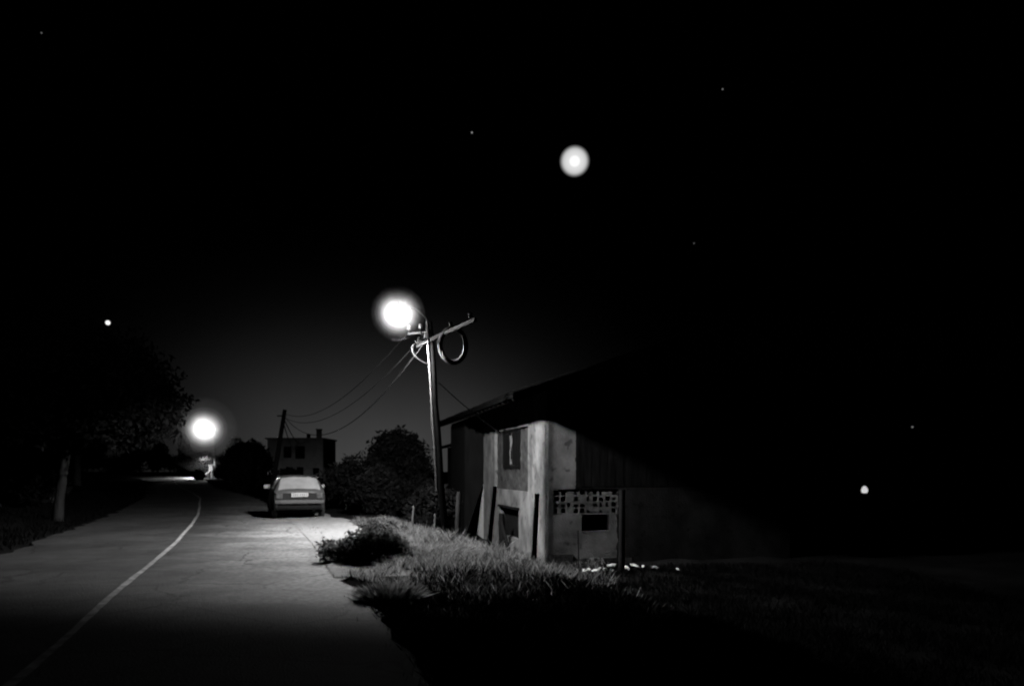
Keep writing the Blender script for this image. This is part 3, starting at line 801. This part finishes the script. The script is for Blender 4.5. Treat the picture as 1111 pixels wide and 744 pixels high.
loop([(-2.27, 18.6, 4.56), (-2.32, 18.5, 4.45), (-2.28, 18.45, 4.30), (-2.16, 18.45, 4.17), (-2.0, 18.45, 4.08), (-1.86, 18.45, 4.05)], .016, 'jumper_wire', M['blackwire'], pole)
loop([(-2.0, 18.5, 5.12), (-1.98, 18.45, 4.95), (-1.94, 18.42, 4.80)], .016, 'jumper_wire', M['blackwire'], pole)
# bracket arm and lamp head
m = MB(); m.tube([p - PB for p in catmull3([(-2.10, 20.6, 5.25), (-2.22, 20.55, 5.52), (-2.5, 20.4, 5.74), (LAMP.x + .06, LAMP.y + .03, LAMP.z + .20)])], .024, 8); m.build('lamp_arm', M['tarred'], pole)
head = MB(); head.lathe([(0, .27), (.02, .26), (.035, .20), (.04, .12), (.035, .11), (0, .12)], tuple(LAMP - PB), n=24)
hd = head.build('lamp_cap', M['galv'], pole)
bm_ = MB(); bm_.lathe([(0, .11), (.06, .10), (.085, .05), (.085, .0), (.06, -.05), (0, -.07)], tuple(LAMP + Vector((0, 0, .05)) - PB), n=20)
gb = bm_.build('lamp_bulb', bulb_mat('lit_lamp_bulb', 6), hd); gb.visible_shadow = True
st = MB()
st.tube([L(pb.lerp(ptop, k / 9) + Vector((-.112 + .004 * k + .006 * math.sin(k * 2.2), -.045, 0))) for k in range(2, 10)], .03, 8); st.build('conduit', M['conduit'], pole)

# coil hung from the crossarm
cc = Vector((-1.32, 17.75, 4.40))
mb = MB()
for k in range(7):
    P = []
    ph = random.uniform(0, 6.28); rx = .27 + random.uniform(-.04, .04); rz = .385 + random.uniform(-.045, .045)
    ox, oy = random.uniform(-.015, .015), random.uniform(-.04, .04)
    for i in range(36):
        a = 2 * math.pi * i / 36
        P.append((ox + rx * math.cos(a), oy + .10 * math.cos(a) + .02 * math.sin(3 * a + ph), rz * math.sin(a) - .02))
    mb.tube(P, .026, 7, closed=True)
coil = mb.build('cable_coil', M['rubber']); coil.location = LW(cc); coil.scale = (1.1, 1.1, 1.1)
tag(coil, 'thick coil of black cable hanging from the crossarm of the pole', 'cable coil')

# ------------------------------------------------------------------ far lamp, leaning pole, wires
LAMP2 = Vector((-34.95, 90.5, 6.30))
fb = Vector((-34.2, 91.6, gz(-34.2, 91.6)))
fp = empty('street_lamp', fb); tag(fp, 'distant street lamp glowing on a pale pole at the bend', 'street lamp')
K = lambda p: Vector(p) - fb
mb = MB(); mb.tube([(0, 0, -.3), (0, 0, 2.5), (.02, 0, 5.6)], [.11, .10, .08], 12); mb.build('pole', M['bark'], fp)
mb = MB(); mb.tube([Vector((.02, 0, 5.4)), K(LAMP2 + Vector((.25, .5, .5))), K(LAMP2 + Vector((0, 0, .35)))], .05, 8); mb.build('arm', M['galv'], fp)
mb = MB(); mb.lathe([(0, .45), (.04, .42), (.06, .25), (.06, .2), (0, .2)], tuple(K(LAMP2)), n=20); h2 = mb.build('lamp_hood', M['galv'], fp)
mb = MB(); mb.lathe([(0, .15), (.15, .12), (.2, .05), (.15, -.05), (0, -.08)], tuple(K(LAMP2 + Vector((0, 0, .1)))), n=18); mb.build('lamp_bulb', bulb_mat('lit_far_bulb', 14), h2)

post_b = Vector((-13.35, 44, gz(-13.35, 44))); post_t = Vector((-12.55, 44, 4.95))
lp = empty('leaning_pole', post_b); tag(lp, 'dark wooden pole leaning right behind the parked car', 'utility pole')
mb = MB(); d = post_t - post_b; mb.tube([d * -.08, d * .3, d * .7, d], [.15, .14, .125, .11], 10); mb.build('shaft', M['tarred'], lp)
mb = MB(); mb.box(d * .93 + Vector((-.1, -.05, 0)), (.5, .06, .07)); mb.build('bracket', M['galv'], lp)

def wire(label, a, b, sag, r, n=24, mt='palecable'):
    a, b = Vector(a), Vector(b)
    P = [a.lerp(b, t / n) - Vector((0, 0, 4 * sag * (t / n) * (1 - t / n))) for t in range(n + 1)]
    mb = MB(); mb.tube(P, r, 6)
    return tag(mb.build('overhead_cable', M[mt]), label, 'cable', 'overhead cables')
wtop = post_t - (post_t - post_b) * .07
wire('lowest slack cable sagging between the leaning pole and the near pole', wtop, LW((-2.02, 18.75, 4.66)), 1.7, .016, mt='rubber')
wire('upper of two cables drooping from the leaning pole to the far house', wtop - Vector((0, 0, .15)), (-24.1, 92.7, 5.0), .75, .03)
wire('lower of two cables drooping from the leaning pole to the far house', wtop - Vector((0, 0, .45)), (-24.9, 92.7, 4.85), 1.0, .03)
wire('thin cable slanting down left from the bracket of the pole, upper one', LW((-2.42, 18.6, 4.82)), (-12.6, 44, 4.75), .9, .012, mt='rubber')
wire('thin cable slanting down left from the crossarm, lower one', LW((-2.30, 19.35, 4.70)), (-12.55, 44.02, 4.5), 1.0, .012, mt='rubber')
hp = Vector((-.62, 24.2, 2.78))
wire('service cable dropping from the pole to the eave of the house', LW(pb.lerp(ptop, .72) + Vector((.1, 0, 0))), (-.28, 22.6, 2.62), .06, .016, mt='rubber')

# far house
fh = empty('far_house', (-25.3, 92.9, gz(-24.1, 92.9) - .1)); fh.scale = (1.08,) * 3; tag(fh, 'pale two-storey far house with dark windows behind the parked car', 'house')
z0 = gz(-22.4, 85)
fw = grid_wall('wall', 6.0, -.5, 4.2, .3, [(1.75, 2.6, 2.2, 3.4), (3.0, 4.05, 2.1, 3.45), (3.1, 3.9, -.2, 1.2), (4.9, 5.6, -.2, 1.1)], M['farwall'], 'x', fh)
for o in (fw,): o.location = (-3.0, 0, 0)
mb = MB(); mb.box((0, 3.3, 1.85), (5.98, 5.9, 4.65)); mb.build('back_rooms', M['void'], fh)
mb = MB(); mb.box((0, 3.0, 4.27), (6.3, 6.7, .16)); rf = mb.build('roof', M['farwall'], fh)
mb = MB(); mb.box((2.3, 1.2, 4.8), (.5, .5, .95)); mb.box((2.3, 1.2, 5.32), (.62, .62, .1)); mb.build('chimney', M['farwall'], rf)
mb = MB(); mb.box((1.25, .8, 4.55), (.35, .35, .45)); mb.build('vent', M['tarred'], rf)
for (a, b, c, e) in ((1.75, 2.6, 2.2, 3.4), (3.0, 4.05, 2.1, 3.45)):
    m = MB(); y = .12
    for (xx, zz_, w_, h_) in (((a + b) / 2, c + .03, b - a, .06), ((a + b) / 2, e - .03, b - a, .06), (a + .03, (c + e) / 2, .06, e - c), (b - .03, (c + e) / 2, .06, e - c), ((a + b) / 2, (c + e) / 2, .05, e - c)):
        m.box((xx - 3.0, y, zz_), (w_, .06, h_))
    wn = m.build('window', M['tarred'], fh)
    m = MB(); m.box(((a + b) / 2 - 3.0, y + .05, (c + e) / 2), (b - a - .05, .02, e - c - .05)); m.build('pane', M['glass'], wn)

# whitewashed pillar and low wall by the far lamp
gp = empty('gate_pillar', (-34.75, 92.0, gz(-34.75, 92.0))); tag(gp, 'small whitewashed gate pillar with a curved wing wall at the bend', 'gate pillar')
mb = MB(); mb.box((0, 0, .65), (.42, .42, 1.5)); mb.box((0, 0, 1.44), (.52, .52, .1)); mb.build('pillar', M['oldwhite'], gp, .02)
mb = MB()
v = []; f = []
for k in range(9):
    a = k / 8
    xx, yy, hh = -.2 - .35 * a * a, -.1 - .9 * a, .95 - .65 * a
    v += [(xx, yy, -.3), (xx, yy, hh), (xx + .22, yy, hh), (xx + .22, yy, -.3)]
for k in range(8):
    for q in range(4):
        f.append((k * 4 + q, k * 4 + (q + 1) % 4, k * 4 + 4 + (q + 1) % 4, k * 4 + 4 + q))
f += [(0, 3, 2, 1), (32, 33, 34, 35)]
mb.add(v, f); mb.build('wing_wall', M['oldwhite'], gp)

# ------------------------------------------------------------------ parked car
car = empty('parked_car', (-6.93, 26.0, 0.035), R(19.5))
tag(car, 'grey hatchback parked on the gravel shoulder, seen from behind', 'car')
# stations along the car (y from tail to nose): bottom, belt, top heights; half widths at sill, belt, top
ST = [  # y, zb, zbelt, ztop, w_sill, w_belt, w_top
    (0.00, .34, .80, .84, .70, .74, .69), (0.05, .30, .86, .93, .75, .785, .72), (0.20, .27, .90, 1.12, .78, .80, .675), (0.42, .25, .92, 1.33, .79, .81, .60),
    (0.60, .24, .92, 1.385, .80, .815, .575), (1.20, .22, .92, 1.41, .80, .82, .57), (1.90, .22, .92, 1.41, .80, .82, .57), (2.30, .22, .92, 1.36, .80, .82, .58),
    (2.75, .22, .92, 1.10, .80, .81, .66), (3.00, .22, .90, .95, .80, .80, .70), (3.40, .24, .84, .90, .79, .79, .68), (3.75, .28, .74, .80, .76, .76, .64), (3.88, .34, .62, .68, .70, .70, .60)]
def stat(y):
    ys_ = [s[0] for s in ST]
    return [np.interp(y, ys_, [s[k] for s in ST]) for k in range(1, 7)]
def SURF(y, v):
    """v 0..1 sill->belt, 1..2 belt->roof edge, 2..3 roof edge->centre line; right half"""
    zb, zl, zt, ws, wl, wt = stat(y)
    if v <= 1:
        b = math.sin(v * math.pi) * .035
        return Vector((ws + (wl - ws) * v + b, y, zb + (zl - zb) * v))
    if v <= 2:
        t = v - 1
        return Vector((wl + (wt - wl) * t + .02 * math.sin(t * math.pi), y, zl + (zt - .05 - zl) * t))
    t = v - 2
    return Vector((wt * (1 - t) if t > .25 else wt * (1 - t * 1.0), y, zt - .05 * (1 - t) ** 3))
YS = [0, .02, .05, .12, .2, .3, .42, .5, .6, .8, 1.0, 1.4, 1.9, 2.1, 2.3, 2.5, 2.75, 2.9, 3.0, 3.2, 3.4, 3.6, 3.75, 3.84, 3.88]
VS = [0, .15, .3, .5, .7, .85, 1, 1.08, 1.25, 1.5, 1.75, 1.95, 2.0, 2.06, 2.15, 2.3, 2.5, 2.75, 3.0]
mb = MB(); verts = []; faces = []
ring = [(v, 1) for v in VS] + [(v, -1) for v in VS[::-1][1:]]
for y in YS:
    for v, sgn in ring:
        p = SURF(y, v); verts.append((p.x * sgn, p.y, p.z))
n = len(ring)
for i in range(len(YS) - 1):
    for k in range(n - 1):
        faces.append((i * n + k, i * n + k + 1, (i + 1) * n + k + 1, (i + 1) * n + k))
    faces.append((i * n + n - 1, i * n, (i + 1) * n, (i + 1) * n + n - 1))
faces.append(tuple(range(n))[::-1]); faces.append(tuple((len(YS) - 1) * n + k for k in range(n)))
mb.add(verts, faces, True); body = mb.build('body', M['paint'], car)
def patch(name, y0, y1, v0, v1, sgn, mt, parent=car, off=.006, ny=8, nv=8, fullwidth=False):
    m = MB(); P = []
    for i in range(ny + 1):
        y = y0 + (y1 - y0) * i / ny
        for k in range(nv + 1):
            if fullwidth:
                u = -1 + 2 * k / nv; v = 3 - (3 - v0) * abs(u); s = 1 if u >= 0 else -1
            else:
                v = v0 + (v1 - v0) * k / nv; s = sgn
            p = SURF(y, v)
            e = .01
            ty = SURF(min(y + e, 3.88), v) - SURF(max(y - e, 0), v); tv = SURF(y, min(v + e, 3)) - SURF(y, max(v - e, 0))
            nn = ty.cross(tv)
            if nn.length < 1e-9: nn = Vector((0, 0, 1))
            nn.normalize()
            if nn.dot(Vector((p.x + 1e-4, (p.y - 1.9) * .4, p.z - .6))) < 0: nn = -nn
            p = p + nn * off
            P.append((p.x * s, p.y, p.z))
    m.add(P, [(i * (nv + 1) + k, i * (nv + 1) + k + 1, (i + 1) * (nv + 1) + k + 1, (i + 1) * (nv + 1) + k) for i in range(ny) for k in range(nv)], True)
    return m.build(name, mt, parent)
o = patch('rear_window', .075, .47, 2.06, 3, 1, M['glass_dusty'], ny=10, nv=24, fullwidth=True); o['label'] = 'dusty rear window catching the lamp light'
patch('windscreen', 2.32, 2.95, 2.15, 3, 1, M['glass'], ny=10, nv=20, fullwidth=True)
for s in (1, -1):
    patch('side_window', .62, 1.38, 1.14, 1.9, s, M['glass']); patch('side_window', 1.46, 2.42, 1.14, 1.86, s, M['glass'])
    # wheel arches are dark openings in front of which the wheels stand
    for yc in (.68, 3.12):
        m = MB()
        pts = [(s * .865, yc + .36 * math.cos(a), .30 + .36 * math.sin(a)) for a in np.linspace(-.25, math.pi + .25, 18)]
        m.add(pts + [(s * .845, p[1], p[2]) for p in pts], [tuple(range(18)) if s > 0 else tuple(range(18))[::-1]]); m.build('wheel_arch', M['plastic'], car)
# rear panel, lights, plate, bumper
def plate_box(name, c, d, mt, bev=.006, parent=car, rx=0):
    m = MB(); m.box((0, 0, 0), d, Matrix.Rotation(rx, 3, 'X')); o = m.build(name, mt, parent, bev); o.location = c; return o
plate_box('rear_panel', (0, -.006, .70), (1.40, .03, .26), M['paint_dark'], .01)
for s in (-1, 1):
    tl = plate_box('tail_light', (s * .64, -.015, .73), (.20, .05, .17), M['tail'], .012)
    plate_box('reverse_lamp', (s * .04, -.028, .0), (.05, .01, .1), M['bumper'], .003, tl)
pl_ = plate_box('number_plate', (0, -.03, .765), (.54, .015, .125), M['plate'], .004)
m = MB()
for k in range(7):
    m = MB(); m.box((-.2 + .066 * k + (.02 if k > 2 else 0), -.010, 0), (.03, .004, .062)); m.build('character', M['ink'], pl_)
m = MB()
prof = [(-.09, .475), (-.11, .50), (-.11, .575), (-.09, .60), (-.02, .60), (-.02, .475)]
xs_ = [-.82, -.78, -.6, 0, .6, .78, .82]; yo = [.32, .06, 0, -.01, 0, .06, .32]
P = [(x, p[0] + y_, p[1]) for x, y_ in zip(xs_, yo) for p in prof]
q = len(prof); m.add(P, [(i * q + k, i * q + (k + 1) % q, (i + 1) * q + (k + 1) % q, (i + 1) * q + k) for i in range(len(xs_) - 1) for k in range(q)] + [tuple(range(q)), tuple((len(xs_) - 1) * q + k for k in range(q))[::-1]])
m.build('rear_bumper', M['bumper'], car, .008)
plate_box('rear_valance', (0, .03, .40), (1.42, .08, .15), M['plastic'], .02)
plate_box('front_bumper', (0, 3.88, .48), (1.56, .12, .16), M['plastic'], .03)
plate_box('underbody', (0, 1.95, .25), (1.3, 3.5, .12), M['plastic'], .02)
m = MB(); m.tube([(.45, -.06, .27), (.45, .3, .27)], .028, 10); m.build('exhaust_pipe', M['plastic'], car)
for s in (-1, 1):
    m = MB(); m.box((s * .93, 2.28, 1.0), (.2, .1, .13)); m.box((s * .83, 2.30, .95), (.1, .04, .03)); mi = m.build('wing_mirror', M['chrome'], car, .02)
    m = MB(); m.box((s * .845, 1.2, .80), (.02, .16, .03)); m.build('door_handle', M['chrome'], car)
    m = MB(); m.box((s * .845, 2.05, .80), (.02, .16, .03)); m.build('door_handle', M['chrome'], car)
    m = MB(); m.tube([(s * .60, .48, 1.325), (s * .597, .9, 1.375), (s * .594, 1.8, 1.385), (s * .615, 2.28, 1.33)], .014, 7); m.build('gutter_trim', M['chrome'], car)
def wheel(x, y):
    t = MB(); s = 1 if x > 0 else -1
    t.lathe([(.17, -.08), (.25, -.09), (.285, -.07), (.29, 0), (.285, .07), (.25, .09), (.17, .08)], axis='x', n=26)
    w = t.build('wheel', M['rubber'], car); w.location = (x, y, .285 - .02)
    r = MB(); r.lathe([(0, s * .06), (.05, s * .07), (.07, s * .045), (.15, s * .06), (.175, s * .075), (.175, -s * .03)], axis='x', n=22); r.build('rim', M['galv'], w)
for x in (-.76, .76):
    for y in (.68, 3.12): wheel(x, y)
m = MB(); m.tube([(-.5, 2.3, 1.37), (-.52, 2.1, 1.65), (-.53, 2.0, 1.8)], .004, 5); m.build('aerial', M['galv'], car)

# ------------------------------------------------------------------ sky things
def ball(name, loc, r, m, label, cat, group=None, seg=48):
    import bmesh
    bm = bmesh.new(); bmesh.ops.create_uvsphere(bm, u_segments=seg, v_segments=seg // 2, radius=r)
    me = bpy.data.meshes.new(name); bm.to_mesh(me); bm.free(); me.materials.append(m)
    for p in me.polygons: p.use_smooth = True
    o = bpy.data.objects.new(name, me); COL.objects.link(o); o.location = loc
    return tag(o, label, cat, group)
def sky_at(x, y, D):
    v = Vector(((x - 555.5) / 864, 1, (510 - y) / 864)); return Vector((0, 0, 1.6)) + v * D
# moon: bright disc in the centre, the soft glow round it painted into the ramp
mm = bpy.data.materials.new('moon_with_glow'); mm.use_nodes = True; nt = mm.node_tree; nt.nodes.clear()
lw = nt.nodes.new('ShaderNodeLayerWeight'); lw.inputs['Blend'].default_value = .5
rp = nt.nodes.new('ShaderNodeValToRGB')
els = rp.color_ramp.elements
def cr(v): return (v, v, v, 1)
els[0].position = 0; els[0].color = cr(1.0)
els[1].position = 1; els[1].color = cr(0)
for pos, v in ((.045, 1.0), (.075, .76), (.18, .68), (.30, .56), (.42, .32), (.55, .13), (.70, .04), (.85, .008)):
    e = els.new(pos); e.color = cr(v)
nt.links.new(lw.outputs['Facing'], rp.inputs['Fac'])
em = nt.nodes.new('ShaderNodeEmission'); nt.links.new(rp.outputs['Color'], em.inputs['Color']); em.inputs['Strength'].default_value = 1.0
out = nt.nodes.new('ShaderNodeOutputMaterial'); nt.links.new(em.outputs[0], out.inputs['Surface'])
mp_ = sky_at(623.5, 175, 2000)
ball('moon', mp_, 2000 * 16.8 / 864, mm, 'full white moon high in the black sky', 'moon', seg=96)
for (x, y, s, b, lab) in ((117, 350, 2.6, 1.0, 'added glowing speck standing for a dust mark, low in the sky over the dark left tree'), (512, 144, 1.0, .25, 'faint star to the left of the moon'), (784, 97, .9, .15, 'faint star to the upper right of the moon'), (45, 36, .9, .1, 'faint star in the upper left corner of the sky'), (753, 264, .9, .06, 'very faint star to the lower right of the moon'), (990, 463, 1.0, .2, 'faint star low over the dark ground at the right')):  # first ball is an added glowing speck for a dust mark, not a star
    ball('star', sky_at(x, y, 1900), 1900 * s / 864, emit_mat('star_light', b), lab, 'star', 'stars in the night sky', seg=12)
# made-up glowing lantern in the dark ground on the right
lx, lyy = (938 - 555.5) / 864 * 30, 30.0
lz = 1.6 - (531 - 510) / 864 * 30
lt = empty('added_speck', (lx, lyy, gz(lx, lyy))); tag(lt, 'tiny added glowing lantern alone in the dark on the right', 'speck')  # added light standing for a dust mark; no such lamp is there
hh = lz - gz(lx, lyy)
mb = MB(); mb.tube([(0, 0, -.2), (0, 0, hh - .12)], .025, 8); mb.build('post', M['tarred'], lt)
mb = MB(); mb.lathe([(0, -.13), (.09, -.12), (.125, -.03), (.10, .06), (.05, .13), (0, .14)], (0, 0, hh), n=14); mb.build('speck_globe', emit_mat('speck_glow', .62), lt)

# ------------------------------------------------------------------ air
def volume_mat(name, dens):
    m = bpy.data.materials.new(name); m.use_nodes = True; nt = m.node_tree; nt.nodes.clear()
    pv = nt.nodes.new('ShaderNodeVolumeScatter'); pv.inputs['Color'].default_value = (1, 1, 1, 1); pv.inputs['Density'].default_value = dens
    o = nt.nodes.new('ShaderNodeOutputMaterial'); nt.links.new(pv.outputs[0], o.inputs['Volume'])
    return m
def halo(loc, layers, lab):  # no real fog: scattering balls added to make the glow round a lamp
    '''made-up scattering mist round a lamp, thicker towards the lamp: nested even layers'''
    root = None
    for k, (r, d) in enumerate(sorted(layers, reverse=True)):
        o = ball('halo' if root is None else 'halo_layer', loc if root is None else (0, 0, 0), r, volume_mat('lamp_halo', d), None, None, seg=32)
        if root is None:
            root = o; tag(o, lab, 'halo', kind='stuff')
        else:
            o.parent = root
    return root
halo(LAMP, [(.28, .055), (.37, .05), (.45, .045), (.52, .03), (.59, .017), (.68, .007)], 'added bright mist hanging round the lamp on the utility pole')
halo(LAMP2, [(1.2, .034), (1.5, .03), (1.8, .026), (2.1, .018), (2.5, .008), (3.6, .003), (5.0, .0008)], 'added bright mist hanging round the far street lamp')

# ------------------------------------------------------------------ lights
def spot(name, loc, watts, size, blend, radius, tilt=(0, 0)):
    l = bpy.data.lights.new(name, 'SPOT'); l.energy = watts; l.spot_size = R(size); l.spot_blend = blend; l.shadow_soft_size = radius; l.color = (1, 1, 1)
    o = bpy.data.objects.new(name, l); COL.objects.link(o); o.location = loc; o.rotation_euler = (R(tilt[0]), R(tilt[1]), 0); return o
def point(name, loc, watts, radius):
    l = bpy.data.lights.new(name, 'POINT'); l.energy = watts; l.shadow_soft_size = radius
    o = bpy.data.objects.new(name, l); COL.objects.link(o); o.location = loc; return o
spot('pole_lamp_added_spot', LAMP + Vector((0, 0, -.68)), 4700, 162.4, .13, .14, (12, -3.5))  # added spot in empty air under the bulb, cone shaped to the lit pool
point('pole_lamp_bulb_light', LAMP + Vector((0, 0, 0.0)), 430, .08)
spot('far_lamp_added_spot', LAMP2 + Vector((0, 0, -3.1)), 7000, 165, 1.0, .2)  # added spot in empty air well below the far bulb, lights the bend
point('far_lamp_bulb_light', LAMP2 + Vector((0, 0, .1)), 2400, .15)
md = (mp_ - Vector((0, 0, 1.6))).normalized()
s = bpy.data.lights.new('moonlight', 'SUN'); s.energy = .004; s.angle = R(.5)
so = bpy.data.objects.new('moonlight', s); COL.objects.link(so); so.rotation_euler = md.to_track_quat('Z', 'Y').to_euler()

GLOW_AZ, GLOW_W, GLOW_H, GLOW_L = -.175, .19, .112, .052
w = bpy.data.worlds.new('World'); sc.world = w; w.use_nodes = True; nt = w.node_tree
bg = nt.nodes['Background']
sk = nt.nodes.new('ShaderNodeTexSky'); sk.sky_type = 'NISHITA'; sk.sun_disc = False; sk.sun_elevation = R(-4.5); sk.sun_rotation = R(200)
bw = nt.nodes.new('ShaderNodeRGBToBW'); nt.links.new(sk.outputs['Color'], bw.inputs['Color']); nt.links.new(bw.outputs['Val'], bg.inputs['Color'])
bg.inputs['Strength'].default_value = 0.002
# light of the town behind the hill: a low dome of lit sky, fading upwards and to both sides
def mth(op, a, b=None):
    n = nt.nodes.new('ShaderNodeMath'); n.operation = op
    for i, q in enumerate((a, b)):
        if q is None: continue
        if isinstance(q, (int, float)): n.inputs[i].default_value = q
        else: nt.links.new(q, n.inputs[i])
    return n.outputs[0]
tc = nt.nodes.new('ShaderNodeTexCoord'); sx = nt.nodes.new('ShaderNodeSeparateXYZ'); nt.links.new(tc.outputs['Generated'], sx.inputs[0])
az = mth('ARCTAN2', sx.outputs['X'], sx.outputs['Y'])
da = mth('DIVIDE', mth('SUBTRACT', az, GLOW_AZ), GLOW_W)
ga = mth('EXPONENT', mth('MULTIPLY', mth('POWER', mth('ABSOLUTE', da), 2.2), -1.0))
de = mth('DIVIDE', mth('MAXIMUM', sx.outputs['Z'], 0.0), GLOW_H)
ge = mth('EXPONENT', mth('MULTIPLY', mth('POWER', de, 2.0), -1.0))
cn = nt.nodes.new('ShaderNodeTexNoise'); cn.inputs['Scale'].default_value = 5; cn.inputs['Detail'].default_value = 4; nt.links.new(tc.outputs['Generated'], cn.inputs['Vector'])
gl = mth('MULTIPLY', mth('MULTIPLY', ga, ge), mth('ADD', mth('MULTIPLY', cn.outputs['Fac'], .5), .75))
b2 = nt.nodes.new('ShaderNodeBackground'); nt.links.new(gl, b2.inputs['Strength'])
b2.inputs['Color'].default_value = (GLOW_L,) * 3 + (1,)
ad = nt.nodes.new('ShaderNodeAddShader'); nt.links.new(bg.outputs[0], ad.inputs[0]); nt.links.new(b2.outputs[0], ad.inputs[1])
nt.links.new(ad.outputs[0], nt.nodes['World Output'].inputs['Surface'])

# ------------------------------------------------------------------ camera
cam = bpy.data.cameras.new('camera'); co = bpy.data.objects.new('camera', cam); COL.objects.link(co)
co.location = (0, 0, 1.6); co.rotation_euler = (R(90), 0, 0)
cam.sensor_width = 36; cam.lens = 864 / 1111 * 36; cam.shift_y = (510 - 372) / 1111; cam.clip_end = 5000; cam.clip_start = .05
sc.camera = co
sc.view_settings.view_transform = 'Standard'; sc.view_settings.look = 'None'; sc.view_settings.exposure = 0; sc.view_settings.gamma = 1
sc.view_settings.use_curve_mapping = False
cy = sc.cycles
sc.render.engine = 'CYCLES'
cy.use_denoising = True
cy.use_light_tree = False
try: cy.denoiser = 'OPENIMAGEDENOISE'
except Exception: pass
cy.max_bounces = 5; cy.diffuse_bounces = 0; cy.glossy_bounces = 2; cy.volume_bounces = 0; cy.transparent_max_bounces = 6
cy.sample_clamp_indirect = 3
cy.pixel_filter_type = 'BLACKMAN_HARRIS'; cy.filter_width = 2.2
